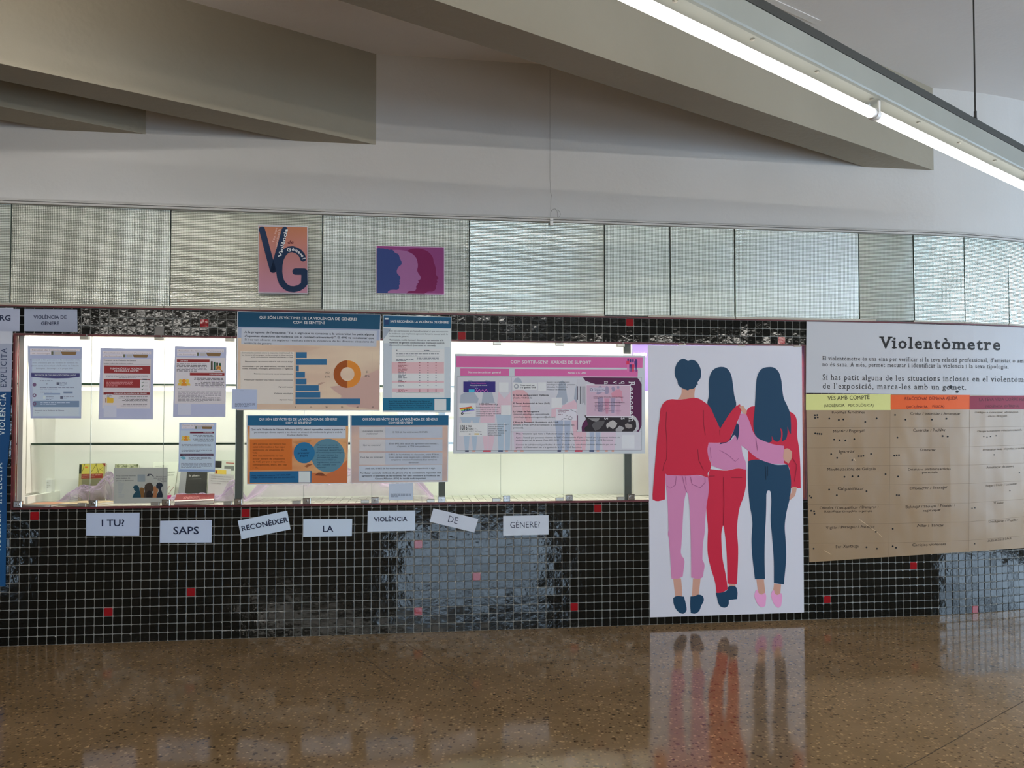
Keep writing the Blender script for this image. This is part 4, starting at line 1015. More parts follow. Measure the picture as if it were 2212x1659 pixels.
g = [(577, 445), (565, 410), (540, 380), (505, 356), (462, 343), (420, 348), (385, 368), (355, 405), (332, 455), (320, 520), (318, 590), (326, 650), (348, 710), (385, 750), (430, 774), (478, 778), (530, 766), (572, 738), (590, 715), (590, 640), (590, 588)]
p.stroke(g, 66, VN, 3.6, 'letter_g'); p.stroke([(590, 588), (545, 587), (494, 587)], 70, VN, 3.9, 'letter_g')
p.text('Violència', (340, 433), (412, 128), 38, (222, 226, 232), 'bold', 5); p.text('I tu, saps', (262, 266), (297, 112), 22, (214, 186, 178), 'reg', 5); p.text('reconèixer la', (290, 338), (333, 120), 22, (214, 186, 178), 'reg', 5)
p.text('de', (403, 282), (472, 280), 34, (90, 28, 36), 'ital', 5)
for ch, a, b_, h in (('G', (402, 372), (448, 368), 42), ('è', (452, 360), (482, 363), 38), ('n', (486, 366), (515, 378), 34), ('e', (514, 382), (537, 397), 34), ('r', (536, 404), (551, 418), 34), ('e', (548, 414), (568, 434), 34), ('?', (566, 440), (574, 462), 34)): p.text(ch, a, b_, h, (222, 226, 232), 'bold', 5.5)
p.done()
p = Poster('poster', 'magenta poster of three overlapping head profiles on the glass strip', 'poster', cF, [(1371, 304), (2110, 320), (2111, 836), (1371, 822)], (200, 180, 200), .012)
p.soft = True
p.quad([(1376, 309), (2105, 324), (2106, 831), (1376, 818)], (138, 64, 118), .5, 'magenta_field', label='magenta background')
p.poly([(1700, 366), (1740, 346), (1790, 337), (1850, 340), (1910, 358), (1960, 395), (1988, 440), (1995, 480), (2012, 530), (2019, 590), (2018, 615), (2035, 640), (2049, 655), (2042, 664), (2026, 672), (2036, 700), (2026, 712), (2030, 728), (2018, 738), (2020, 765), (2005, 790), (1985, 802), (1930, 806), (1900, 822), (1898, 829), (1700, 825), (1640, 700), (1660, 500)], (120, 28, 80), 2, 'dark_profile', 'dark magenta head profile')
p.poly([(1480, 360), (1560, 352), (1640, 354), (1700, 366), (1760, 392), (1800, 432), (1820, 490), (1822, 540), (1815, 570), (1825, 600), (1845, 630), (1856, 655), (1848, 668), (1826, 678), (1833, 705), (1818, 716), (1820, 732), (1806, 742), (1805, 775), (1790, 793), (1755, 797), (1715, 806), (1698, 825), (1495, 821), (1480, 600)], (158, 102, 148), 3, 'pink_profile', 'pink head profile')
p.poly([(1377, 338), (1400, 332), (1420, 336), (1450, 336), (1470, 345), (1495, 343), (1510, 352), (1535, 348), (1556, 358), (1572, 378), (1590, 388), (1608, 396), (1622, 420), (1628, 445), (1642, 470), (1648, 495), (1640, 515), (1620, 528), (1612, 540), (1600, 560), (1596, 600), (1612, 622), (1634, 655), (1630, 668), (1620, 674), (1630, 695), (1622, 704), (1630, 718), (1618, 735), (1620, 760), (1606, 780), (1560, 783), (1520, 788), (1500, 802), (1494, 819), (1377, 817)], (54, 70, 124), 4, 'blue_profile', 'blue curly head profile')
p.done()

THIN = .14
# ---- chart poster 'qui són les víctimes' with bars and ring
SAND = (200, 176, 152); SANDP = (176, 148, 138)
def sandy(name, c1, c2): return noise_mat(name, tuple(lin(v) / KPR for v in c1), tuple(lin(v) / KPR for v in c2), 2.2, .55, detail=2, stretch=(1.2, 1, 3.5))
sand1 = sandy('pale_dune_print', (196, 168, 146), (208, 186, 160)); sand2 = sandy('orange_dune_print', (186, 110, 62), (208, 160, 108)); sand3 = sandy('mauve_dune_print', (172, 150, 148), (196, 166, 150))
p = Poster('poster', 'poster with a blue bar chart and an orange ring chart, half over the showcase', 'poster', cT, [(84, 12), (2160, 62), (2144, 1455), (76, 1448)], (198, 198, 208), .005, nx=1)
p.quad([(98, 240), (2148, 278), (2140, 1446), (82, 1440)], WHT, .4, 'dune_print', mat=sand1)
p.poly([(1425, 1110), (1580, 1090), (1750, 1110), (1900, 960), (2143, 850), (2141, 1440), (1700, 1400), (1560, 1290), (1600, 1240), (1500, 1180)], (184, 152, 142), .8, 'dune_print', 'mauve dune'); p.poly([(770, 510), (1050, 525), (1300, 540), (1100, 600), (900, 600), (830, 560)], (186, 160, 140), .8, 'dune_print'); p.poly([(1250, 1070), (1300, 1045), (1360, 1045), (1300, 1075), (1260, 1090)], (164, 134, 118), .8, 'dune_print')
p.quad([(98, 24), (2155, 64), (2148, 278), (96, 240)], (24, 72, 100), 1, 'header_band', label='dark blue heading band')
p.quad([(96, 240), (2148, 278), (2146, 440), (88, 400)], (150, 160, 182), .9, 'shade_band')  # painted shade: this part of the sheet has no lit case behind it
p.quad([(146, 256), (2104, 300), (2098, 528), (140, 492)], (178, 182, 192), 1.4, 'text_panel')
p.text('QUI SÓN LES VÍCTIMES DE LA VIOLÈNCIA DE GÈNERE?', (402, 122), (1818, 150), 38, (206, 220, 230), 'bold'); p.text('COM SE SENTEN?', (892, 194), (1354, 202), 38, (206, 220, 230), 'bold')
TX = (40, 48, 62)
p.text('A la pregunta de l\'enquesta: "Tu, o algú que tu coneixes a la universitat ha patit alguna', (188, 330), (2062, 366), 28, TX, 'bold'); p.text("d'aquestes situacions de violència (en el context universitari)?\". El 49% va constestar que", (188, 386), (2062, 418), 28, TX, 'bold')
p.text('Sí i es van obtenir els següents resultats sobre la incidència de les diverses situacions de', (188, 438), (2060, 470), 28, TX); p.text('violència de gènere:', (184, 488), (590, 496), 28, TX)
p.quad([(130, 598), (908, 604), (896, 1362), (130, 1358)], (202, 194, 186), 1, 'label_panel')
LB = (74, 64, 58)
for t, xa, y in (('Comentaris sexistes sobre la capacitat intel·lectual de', 146, 624), ('les dones o el seu paper en la societat o observacions', 148, 656), ("amb connotacions sexuals humiliants o d'odi", 284, 686), ("Disseminació de rumors sobre la vida sexual d'algú", 196, 752), ('Incomoditat o por per observacions, mirades, e-mails,', 158, 822), ('notes, trucades, missatges, persecucions o vigilància', 156, 854), ('Petons o tocaments sense consentiment', 326, 928), ('Pressió per mantenir una relació sexual o emocional', 184, 1016), ('Agressió sexual', 678, 1118), ('Violència psicològica', 614, 1212), ('Agressió física', 692, 1304)): p.text(t, (xa, y), (890, y + 3), 17, LB, 'bold')
for x1_, y0_, y1_ in ((1090, 608, 692), (1380, 708, 792), (976, 800, 884), (1064, 896, 978), (1086, 990, 1074), (1264, 1086, 1170), (1286, 1182, 1266), (1863, 1280, 1364)): p.rect(932 - (y0_ - 608) * .008, y0_, x1_, y1_, (46, 98, 136), 2, 'chart_bar')
for i, t in enumerate(('0', '10', '20', '30', '40', '50')): p.text(t, (912 + 224 * i if i else 918, 1416), None, 22, LB, 'bold')
for x in (1152, 1376, 1600, 1820, 2040): p.stroke([(x, 620), (x, 1370)], 1.6, (176, 158, 140), 1.2, 'grid_line', cap=False)
def ring(p, cx, cy, r1, r0, a0, a1, col, lay, name, label):
    th = np.linspace(a0, a1, 25); P = [(cx + r1 * math.cos(t), cy + r1 * math.sin(t)) for t in th] + [(cx + r0 * math.cos(t), cy + r0 * math.sin(t)) for t in th[::-1]]
    n_ = 25; c = p.c(P); sv, z = unp(c[:, 0], c[:, 1], p.off + .0004 * lay)
    o = obj(name, wallpt(sv, z, p.off + .0004 * lay), [(i, i + 1, 2 * n_ - 2 - i, 2 * n_ - 1 - i) for i in range(n_ - 1)], ink(col), p.o); o['label'] = label
ring(p, 1678, 926, 200, 100, math.pi / 2, 1.5 * math.pi, (148, 74, 26), 2, 'ring_half', 'dark brown half of the ring chart'); ring(p, 1680, 926, 198, 100, -math.pi / 2, math.pi / 2, (206, 128, 48), 2, 'ring_half', 'orange half of the ring chart')
p.text('NO', (1362, 922), (1420, 922), 32, LB); p.text('51%', (1352, 976), (1428, 976), 28, LB); p.text('SÍ', (1944, 908), (1980, 908), 28, LB); p.text('49%', (1924, 966), (1998, 966), 28, LB)
p.done()
def qr_note(label, crop, corners, heads, tail, col):
    p = Poster('note', label, 'note', crop, corners, col, .0085 if crop is cT else .004)
    for t in heads: p.lines(*t)
    for t in tail: p.lines(*t)
    p.done()
qr_note('small pale note stuck on the left edge of the bar chart poster', cT, [(10, 1140), (372, 1150), (368, 1436), (4, 1426)], [(130, 1172, 240, 1, 10, (90, 100, 124), 12)], [(50, 1356, 340, 4, 15, (104, 112, 134), 12)], (166, 176, 200))
qr_note('small pale note at the foot of the showcase pane near the middle', cS, [(553, 196), (972, 184), (966, 474), (552, 476)], [], [(590, 376, 930, 4, 16, (84, 92, 112), 12)], (178, 188, 204))

# ---- 'saps reconèixer' poster
p = Poster('poster', 'narrow poster headed SAPS RECONÈIXER, with a pink-striped table', 'poster', cB, [(1206, 74), (1752, 90), (1746, 852), (1204, 848)], (196, 202, 210), .0045)
p.quad([(1211, 80), (1748, 95), (1748, 184), (1210, 170)], (26, 80, 112), 1, 'header_band'); p.quad([(1208, 736), (1744, 736), (1742, 836), (1206, 836)], (28, 104, 134), 1, 'footer_band')
p.poly([(1210, 180), (1270, 185), (1210, 270)], (150, 160, 172), .6, 'printed_shape'); p.rect(1212, 300, 1280, 735, (178, 186, 194), .6, 'marble_print'); p.rect(1696, 330, 1742, 735, (182, 190, 196), .6, 'marble_print')
p.rect(1218, 98, 1252, 152, (34, 58, 96), 2, 'emblem'); p.rect(1220, 99, 1250, 112, (190, 200, 214), 2.6, 'emblem')
p.text('SAPS RECONÈIXER LA VIOLÈNCIA DE GÈNERE?', (1264, 133), (1734, 143), 17, (206, 220, 230), 'bold')
p.para([('Els i les participants en l\'estudi original sí que van associar', 1256, 1726), ('la violència que implicava agressió física i/o sexual amb la', 1256, 1722), ('violència de gènere.', 1256, 1412)], 1256, 1726, 207, 21, 11, TX, slope=.012)
p.para([('Tanmateix, molts homes i dones no van associar a la', 1256, 1688), ('violència de gènere conductes que impliquen control,', 1256, 1698), ('dominació o humiliació (marcades en vermell).', 1256, 1628)], 1256, 1726, 278, 21, 11, TX, 'bold', slope=.008)
p.rect(1278, 345, 1696, 728, (204, 204, 208), 1, 'table_sheet')
p.rect(1276, 450, 1692, 540, (216, 168, 172), 1.5, 'pink_stripe'); p.rect(1278, 600, 1692, 616, (212, 172, 178), 1.5, 'pink_stripe'); p.rect(1280, 660, 1690, 688, (214, 170, 176), 1.5, 'pink_stripe')
p.lines(1312, 358, 1334, 1, 9, TX, 8); p.lines(1534, 360, 1654, 1, 9, (70, 76, 88), 8); p.stroke([(1312, 364), (1660, 366)], 1.4, TX, 2, 'ruled_line', cap=False)
p.lines(1312, 386, 1650, 2, 10, (80, 86, 98), 7); p.stroke([(1310, 404), (1656, 408)], 1.2, TX, 2, 'ruled_line', cap=False); p.lines(1470, 420, 1650, 2, 9, (90, 96, 106), 7, align='r'); p.lines(1312, 432, 1450, 2, 10, (90, 96, 106), 7)
for k in range(24):
    y = 458 + k * 10; red_ = k < 8 or k == 15 or k > 20
    if k in (17, 20): continue
    c_ = (140, 70, 76) if red_ else (92, 96, 108); p.lines(1328, y, 1328 + 90 + (k * 37) % 50, 1, 9, c_, 7, seed=k)
    if k % 2 == 0 or k > 19:
        for x in (1494, 1560, 1624): p.rect(x, y - 4, x + 9, y, c_, 3, 'figure') if 0 else p.stroke([(x, y - 2), (x + 9, y - 2)], 5, c_, 3, 'figures', cap=False)
p.stroke([(1312, 694), (1656, 696)], 1.2, TX, 2, 'ruled_line', cap=False)
p.para([('Rosa Valls et al. (2016). "Breaking the Silence at', 1252, 1578), ('Spanish Universities: Findings From the First Study', 1252, 1600), ('of Violence Against Women on Campuses in Spain",', 1252, 1602), ('dins: Violence Against Women, vol. 22 (13): 1519-', 1252, 1580), ('1539', 1252, 1282)], 0, 0, 766, 16.5, 9, (8, 50, 74), 'bold')
p.rect(1616, 744, 1710, 834, (200, 206, 214), 2, 'blank_square', label='blank white square')
p.done()

# ---- two lower posters
p = Poster('poster', 'poster with two blue circles and an orange text block, lower on the glass', 'poster', cB, [(119, 872), (934, 874), (924, 1418), (122, 1428)], (198, 200, 208), .004)
p.quad([(128, 958), (930, 958), (922, 1412), (126, 1420)], WHT, .4, 'dune_print', mat=sand2)
for q, c_ in (([(640, 1330), (740, 1352), (850, 1300), (920, 1230), (922, 1412), (640, 1414)], (184, 102, 58)), ([(484, 1085), (640, 1070), (600, 1120), (530, 1110)], (176, 118, 72)), ([(690, 1330), (720, 1330), (760, 1358), (660, 1352)], (120, 66, 44)), ([(580, 1280), (610, 1262), (650, 1262), (600, 1290)], (140, 84, 52)), ([(800, 1060), (915, 1100), (915, 1180), (850, 1120)], (202, 150, 100))): p.poly(q, c_, .8, 'dune_print')
p.quad([(130, 876), (928, 878), (928, 958), (130, 956)], (28, 88, 122), 1, 'header_band'); p.rect(146, 960, 910, 1058, (184, 190, 200), 1.4, 'text_panel')
p.text('QUI SÓN LES VÍCTIMES DE LA VIOLÈNCIA DE GÈNERE?', (218, 914), (842, 914), 18, (206, 220, 230), 'bold'); p.text('COM SE SENTEN?', (430, 942), (634, 942), 17, (206, 220, 230), 'bold')
p.text('Què és la Violència de Gènere Aïlladora (IGV)?: atacs i represàlies contra la persona o', (154, 992), (906, 992), 12.5, TX, 'bold'); p.text('persones que donen suport a les dones en situació de violència de gènere amb la', (180, 1015), (880, 1014), 12.5, TX); p.text("finalitat d'aïllar-les.", (446, 1037), (610, 1036), 12.5, TX)
p.rect(146, 1064, 482, 1312, (190, 102, 40), 1.4, 'orange_panel', slope=-.01); BR = (84, 40, 14)
p.para([("68% persones de l'entorn han", 168, 434), ('estat informades o han sigut', 168, 428), ('testimonis de situacions de', 168, 418), ('VdG', 168, 206), ('40% dels testimonis no van', 168, 410), ('actuar davant de situacions', 168, 424), ('de VdG per por a represàlies,', 168, 430), ('conseqüències, atacs, etc. cap', 168, 440), ('a ells.', 168, 214)], 0, 0, 1108, 23.6, 12.5, BR)
p.disc(579, 1172, 84, (34, 104, 146), 3, 'blue_circle', n=32); p.disc(768, 1194, 134, (84, 124, 142), 2, 'blue_circle', n=36)
p.text('Com', (556, 1156), (602, 1156), 16, (10, 46, 78), 'bold', 4); p.text('prevenir', (528, 1181), (620, 1180), 16, (10, 46, 78), 'bold', 4); p.text("l'IGV?", (548, 1206), (608, 1205), 16, (10, 46, 78), 'bold', 4)
p.para([('• Promoure xarxes de', 672, 846), ('solidaritat que també', 684, 854), ("responguin davant l'IGV.", 684, 880), ('• Desenvolupar estratègies', 672, 892), ('de seguretat per les', 682, 846), ('persones que ajuden.', 682, 852), ("• Incorporar l'IGV en", 672, 834), ('legislacions, protocols,', 682, 870), ("etc., i establir com", 682, 830), ('intervenir.', 682, 756)], 0, 0, 1116, 19.6, 11, (30, 62, 84), 'reg', 4)
p.quad([(146, 1322), (638, 1316), (636, 1410), (146, 1412)], (30, 92, 134), 2, 'blue_panel', label='blue source panel')
p.text('Font: Projecte de recerca I+D+i SOL.NET', (160, 1360), (468, 1353), 10, (8, 44, 80), 'bold'); p.text('Melgar, P. (2019-2022) que està estudiant IGV.', (160, 1376), (508, 1371), 10, (8, 44, 80), 'bold')
p.rect(535, 1320, 628, 1408, (196, 206, 220), 3, 'blank_square', label='blank white square'); p.done()
p = Poster('poster', 'poster with four grey question-and-answer rows, lower right of the pair on the glass', 'poster', cB, [(942, 874), (1730, 872), (1724, 1404), (950, 1417)], (196, 198, 206), .0042)
p.quad([(956, 952), (1722, 952), (1718, 1398), (956, 1411)], WHT, .4, 'dune_print', mat=sand3)
p.quad([(956, 876), (1728, 874), (1727, 954), (956, 956)], (28, 88, 122), 1, 'header_band')
p.text('QUI SÓN LES VÍCTIMES DE LA VIOLÈNCIA DE GÈNERE?', (1042, 914), (1644, 914), 18, (206, 220, 230), 'bold'); p.text('COM SE SENTEN?', (1248, 942), (1446, 941), 17, (206, 220, 230), 'bold')
for y0_, y1_ in ((966, 1054), (1066, 1160), (1172, 1268)): p.rect(1018, y0_, 1222, y1_, (188, 186, 188), 1.4, 'question_panel'); p.rect(1224, y0_, 1680, y1_, (174, 180, 192), 1.4, 'text_panel', slope=-.004)
p.rect(1016, 1276, 1678, 1400, (180, 188, 200), 1.4, 'text_panel', slope=-.012)
for t, a, b_, y in (('Qui pateix aquestes', 1038, 1206, 1005), ('violències?', 1074, 1166, 1027), ('Qui les exerceix?', 1046, 1192, 1118), ('Què fan les víctimes?', 1026, 1208, 1214)): p.text(t, (a, y), (b_, y - 1), 12.5, TX)
for t, a, b_, y, ft_ in (('El 92% de les víctimes són DONES.', 1284, 1566, 1014, 'reg'), ('En el 84% dels casos els agressors són homes i,', 1256, 1648, 1106, 'reg'), ("d'aquests, el 25% són professors.", 1318, 1588, 1127, 'reg'), ("El 91% de les víctimes no denuncien, entre d'altres", 1250, 1652, 1192, 'reg'), ('raons perquè no es veuen com a víctimes (64%) o', 1256, 1648, 1213, 'reg'), ("perquè no coneixen l'existència d'un servei on", 1268, 1636, 1234, 'reg'), ('denunciar.', 1410, 1496, 1256, 'reg'),
                         ('Amb tot, el 66% de les víctimes expliquen la seva experiència a algú.', 1066, 1624, 1303, 'reg'), ("Per lluitar contra la violència de gènere s'ha de combatre la impunitat dels", 1024, 1670, 1340, 'bold'), ("agressors i l'aïllament de les víctimes. Per això combatre la Violència de", 1038, 1656, 1362, 'bold'), ('Gènere Aïlladora (IGV) és també molt important.', 1142, 1552, 1384, 'bold')): p.text(t, (a, y), (b_, y - 3 if y > 1300 else y - 1), 12.5, TX, ft_)
p.done()
# ---- 'com sortir-se'n' support network poster
p = Poster('poster', 'wide pink-headed poster COM SORTIR-SE\'N? XARXES DE SUPORT with faint figures', 'poster', cC, [(84, 324), (1671, 340), (1673, 1158), (73, 1158)], (184, 188, 192), .004)
PKB = (196, 96, 150); PT = (236, 208, 226)
p.quad([(99, 343), (1653, 356), (1651, 442), (98, 436)], PKB, 1, 'header_band', label='pink heading band'); p.quad([(132, 446), (538, 451), (538, 511), (132, 509)], PKB, 1, 'subheading_band'); p.quad([(585, 451), (1613, 457), (1611, 516), (585, 512)], PKB, 1, 'subheading_band')
p.text("COM SORTIR-SE'N?  XARXES DE SUPORT", (550, 405), (1222, 409), 25, PT, 'bold'); p.text('Xarxes de caràcter general', (198, 486), (470, 487), 16, PT, 'bold'); p.text('Xarxes a la UAB', (1026, 489), (1178, 491), 15, PT, 'bold')
p.rect(106, 516, 1644, 1128, (190, 188, 194), .5, 'inner_field', slope=.003)
GREY_ = (156, 162, 174); LP = (210, 176, 186); BG = (164, 178, 192)
for q, c_ in (([(190, 560), (200, 545), (230, 545), (240, 560), (250, 650), (285, 700), (275, 736), (130, 736), (135, 670), (180, 640)], GREY_), ([(330, 560), (345, 545), (380, 550), (395, 640), (420, 735), (310, 735), (320, 660)], GREY_), ([(130, 852), (300, 850), (285, 900), (240, 905), (228, 870), (215, 905), (150, 900)], BG), ([(295, 740), (425, 740), (420, 900), (300, 900)], LP), ([(450, 640), (520, 720), (500, 700), (552, 640), (552, 830), (430, 830)], LP), ([(430, 830), (556, 830), (556, 900), (440, 900)], BG),
              ([(160, 1005), (210, 1005), (200, 1128), (172, 1128)], BG), ([(225, 1005), (275, 1005), (262, 1128), (238, 1128)], BG), ([(318, 1005), (365, 1005), (360, 1128), (332, 1128)], LP), ([(370, 1005), (420, 1005), (398, 1128), (362, 1128)], LP), ([(440, 900), (498, 900), (492, 1128), (450, 1128)], BG), ([(505, 900), (553, 900), (545, 1128), (508, 1128)], BG),
              ([(574, 560), (590, 530), (612, 522), (635, 535), (650, 570)], GREY_), ([(565, 640), (600, 625), (660, 628), (700, 660), (715, 760), (728, 900), (690, 900), (640, 760), (570, 720)], (206, 160, 166)), ([(920, 720), (950, 640), (955, 560), (985, 548), (1012, 570), (1018, 650), (1030, 720), (1000, 750), (940, 745)], GREY_), ([(1080, 700), (1090, 620), (1104, 580), (1104, 740)], GREY_), ([(560, 720), (690, 720), (690, 900), (570, 920)], (200, 172, 178)), ([(1000, 750), (1104, 700), (1104, 880), (940, 860), (890, 850), (892, 790)], (206, 172, 182)),
              ([(920, 880), (990, 880), (980, 1128), (945, 1128)], (158, 166, 184)), ([(1000, 880), (1052, 880), (1040, 1128), (1005, 1128)], (158, 166, 184)), ([(1058, 880), (1104, 880), (1150, 980), (1140, 1128), (1095, 1128)], (208, 168, 178)), ([(1150, 980), (1185, 980), (1175, 1128), (1145, 1128)], (208, 168, 178)), ([(1210, 980), (1250, 980), (1245, 1128), (1214, 1128)], (158, 166, 184)), ([(1258, 980), (1300, 980), (1296, 1128), (1266, 1128)], (158, 166, 184)), ([(1306, 980), (1430, 980), (1420, 1128), (1320, 1128)], (196, 178, 190)), ([(575, 980), (655, 980), (650, 1128), (585, 1128)], (196, 178, 190))): p.poly(q, c_, .9, 'faint_figure')
for x0_, x1_, c_ in ((172, 203, (30, 32, 66)), (232, 258, (204, 146, 130)), (322, 350, RED), (350, 388, (196, 30, 62)), (448, 488, (24, 48, 92)), (508, 530, (204, 150, 132)), (580, 606, (204, 146, 130)), (634, 660, (204, 146, 130)), (942, 972, (36, 34, 82)), (1004, 1026, (204, 150, 132)), (1088, 1118, RED), (1118, 1150, (196, 30, 62)), (1208, 1248, (24, 48, 92)), (1268, 1290, (204, 150, 132)), (1340, 1362, (204, 150, 132)), (1394, 1414, (204, 150, 132))): p.rect(x0_, 1129, x1_, 1142, c_, 1, 'shoe_tip')
LN = (96, 98, 106)
for q in ([(106, 516), (1644, 522)], [(106, 516), (102, 1130)], [(102, 1130), (1643, 1128)], [(1644, 522), (1643, 1128)], [(558, 518), (556, 1128)], [(558, 976), (1643, 976)], [(1106, 522), (1104, 976)]): p.stroke(q, 2, LN, 1.4, 'frame_line', cap=False)
X = (46, 48, 58)
# left column
p.rect(158, 484, 679, 658, (52, 42, 112), 2, 'purple_card', crop=cK, label='purple network card'); p.text('Xarxes Universitàries', (278, 520), (524, 520), 19, (200, 90, 170), 'bold', 4, crop=cK); p.text('Red solidaria de víctimas', (264, 552), (546, 552), 16, (200, 204, 232), 'bold', 4, crop=cK); p.lines(290, 574, 520, 1, 14, (160, 160, 210), 12, 4, crop=cK); p.lines(350, 596, 460, 1, 14, (160, 160, 210), 12, 4, crop=cK)
p.rect(246, 612, 340, 656, (70, 168, 196), 3, 'card_block', crop=cK); p.stroke([(360, 650), (372, 615), (385, 650), (420, 610), (440, 650), (475, 615), (500, 650), (530, 612), (555, 650)], 8, (196, 96, 176), 3, 'card_figures', crop=cK, cap=False)
p.rect(738, 498, 892, 655, (202, 202, 206), 2, 'blank_square', crop=cK, label='blank white square')
p.rect(84, 836, 358, 1062, (204, 204, 210), 2, 'logo_card', crop=cK)
for i, c_ in enumerate(((196, 74, 40), (214, 130, 50), (222, 196, 70), (96, 160, 110), (90, 140, 190), (140, 120, 190))):
    y = 918 + i * 11; p.quad([(92 + i * 9, y), (290 + i * 9 + (i > 1) * 4, y - 30), (298 + i * 9, y - 19), (98 + i * 9, y + 12)], c_, 3 + .1 * i, 'rainbow_stripe', crop=cK)
p.text('HEI', (170, 968), (262, 952), 40, (24, 30, 40), 'bold', 5, crop=cK); p.disc(140, 1004, 21, (30, 32, 38), 4, 'logo_mark', crop=cK, n=20, r0=9); p.text('4DIVERSITY', (175, 1012), (288, 1008), 14, (140, 144, 152), 'reg', 4, crop=cK)
p.text('HEI4DIversity', (414, 868), (722, 868), 34, X, 'reg', crop=cK)
p.para([('Building capacities to prevent', 368, 752), ('and respond to any form of', 368, 718), ('violence against the LGBTQI+', 368, 744), ('community in higher education', 368, 768), ('institutions in Europe', 368, 648)], 0, 0, 910, 34.5, 17, X, crop=cK)
p.rect(772, 868, 926, 1030, (204, 204, 208), 2, 'blank_square', crop=cK, label='blank white square')
p.rect(88, 1162, 545, 1368, (206, 206, 210), 2, 'logo_card', crop=cK); p.text('016', (134, 1270), (222, 1270), 74, (24, 24, 26), 'bold', 4, crop=cK); p.text('PARA', (234, 1228), (292, 1228), 32, (24, 24, 26), 'bold', 4, crop=cK); p.text('TODAS', (234, 1270), (308, 1270), 32, (24, 24, 26), 'bold', 4, crop=cK); p.text('FÉMINA', (126, 1270), (126, 1196), 18, (24, 24, 26), 'bold', 4, crop=cK)
p.lines(106, 1294, 310, 2, 14, (120, 120, 126), 10, 4, crop=cK); p.stroke([(322, 1240), (322, 1306)], 3, X, 4, 'frame_line', crop=cK, cap=False)
for y in (1248, 1278, 1306): p.lines(344, y, 520 if y > 1260 else 388, 1, 10, (90, 92, 98), 12, 4, crop=cK, seed=y)
p.lines(246, 1346, 316, 1, 10, (30, 30, 36), 22, 4, crop=cK); p.rect(338, 1330, 412, 1348, (196, 160, 60), 4, 'logo_mark', crop=cK); p.lines(430, 1348, 520, 1, 10, (70, 70, 80), 20, 4, crop=cK)
p.para([('Informació general, legal i', 564, 896), ('atenció psicosocial', 564, 812), ('immediata per les', 564, 792), ('víctimes de violència de', 564, 866), ('gènere. No demanen', 564, 826), ('dades personals.', 564, 780)], 0, 0, 1190, 34.5, 17, X, crop=cK)
# middle column
p.rect(966, 506, 1356, 618, (204, 204, 208), 2, 'logo_card', crop=cK); p.disc(1020, 562, 40, (150, 152, 160), 4, 'logo_mark', crop=cK, n=20, r0=20)
p.text('Observatori per', (1078, 555), (1322, 555), 24, X, 'bold', 4, crop=cK); p.text('a la Igualtat UAB', (1078, 591), (1340, 591), 24, X, 'bold', 4, crop=cK); p.rect(1374, 498, 1504, 632, (204, 204, 208), 2, 'blank_square', crop=cK, label='blank white square')
p.para([('Suport i acompanyament', 852, 1044), ('psicològic i legal a les persones', 852, 1092), ('afectades. Activació del', 852, 1030), ('Protocol de denúncia', 852, 1016)], 0, 0, 566, 20.6, 11.5, X)
for t, a, b_, y, ft_ in (('El Servei de Seguretat i Vigilància', 574, 868, 675, 'bold'), ('(Telèfon 935812525)', 574, 732, 698, 'reg'), ('El Servei Assistencial de Salut (SAS)', 574, 878, 744, 'bold'), ('(atenció mèdica)', 574, 710, 766, 'reg'), ('La Unitat de Psicogènere', 574, 790, 812, 'bold'), ('(atenció psicològica especialitzada', 576, 874, 834, 'reg'), ('psicologia.perspectiva.genere@uab.cat)', 582, 922, 858, 'reg'), ("L'Àrea de Prevenció i Assistència de la UAB", 574, 950, 902, 'bold'), ("(orienta el PAS i el PDI en l'activació i el desenvolupament dels", 574, 1084, 924, 'reg'), ('protocols).', 574, 662, 948, 'reg'),
                        ("Més recursos que tens a l'abast en casos de vdg", 596, 1076, 997, 'bold'), ("Ajuts a l'estudi per persones víctimes de VdG: Convocatòria d'ajuts a l'estudi per a persones víctimes de", 595, 1462, 1029, 'reg'), ('violència per raó de gènere. Curs 2021-2022 - Universitat Autònoma de Barcelona - UAB Barcelona', 595, 1402, 1051, 'reg'), ("Conveni de col·laboració per facilitar el canvi d'estudis a les estudiants víctimes: Violència per raó de", 595, 1434, 1089, 'reg'), ("gènere - L'Observatori per a la Igualtat de la UAB - UAB Barcelona", 595, 1144, 1111, 'reg')):
    p.text(t, (a, y), (b_, y + (.0 if b_ < 1100 else -2)), 12.5, X, ft_)
p.rect(892, 690, 980, 774, (204, 202, 206), 2, 'blank_square', label='blank white square'); p.rect(1478, 1002, 1584, 1114, (200, 200, 206), 2, 'blank_square', label='blank white square')
p.rect(932, 786, 1102, 880, (200, 196, 208), 2, 'drawing_card', label='small card with a line drawing of a reclining figure'); p.text('Activitats psicològiques', (944, 799), (1040, 800), 9, (110, 40, 80), 'bold', 4); p.lines(946, 808, 1010, 3, 12, (120, 80, 100), 7, 4)
p.stroke([(975, 878), (1000, 862), (1030, 868), (1050, 845), (1066, 860), (1058, 876), (1032, 872)], 2.5, X, 4, 'drawn_line', cap=False); p.stroke([(1045, 786), (1072, 800), (1100, 812)], 2.5, X, 4, 'drawn_line', cap=False); p.stroke([(1010, 850), (1022, 838), (1034, 852)], 2, X, 4, 'drawn_line', cap=False)
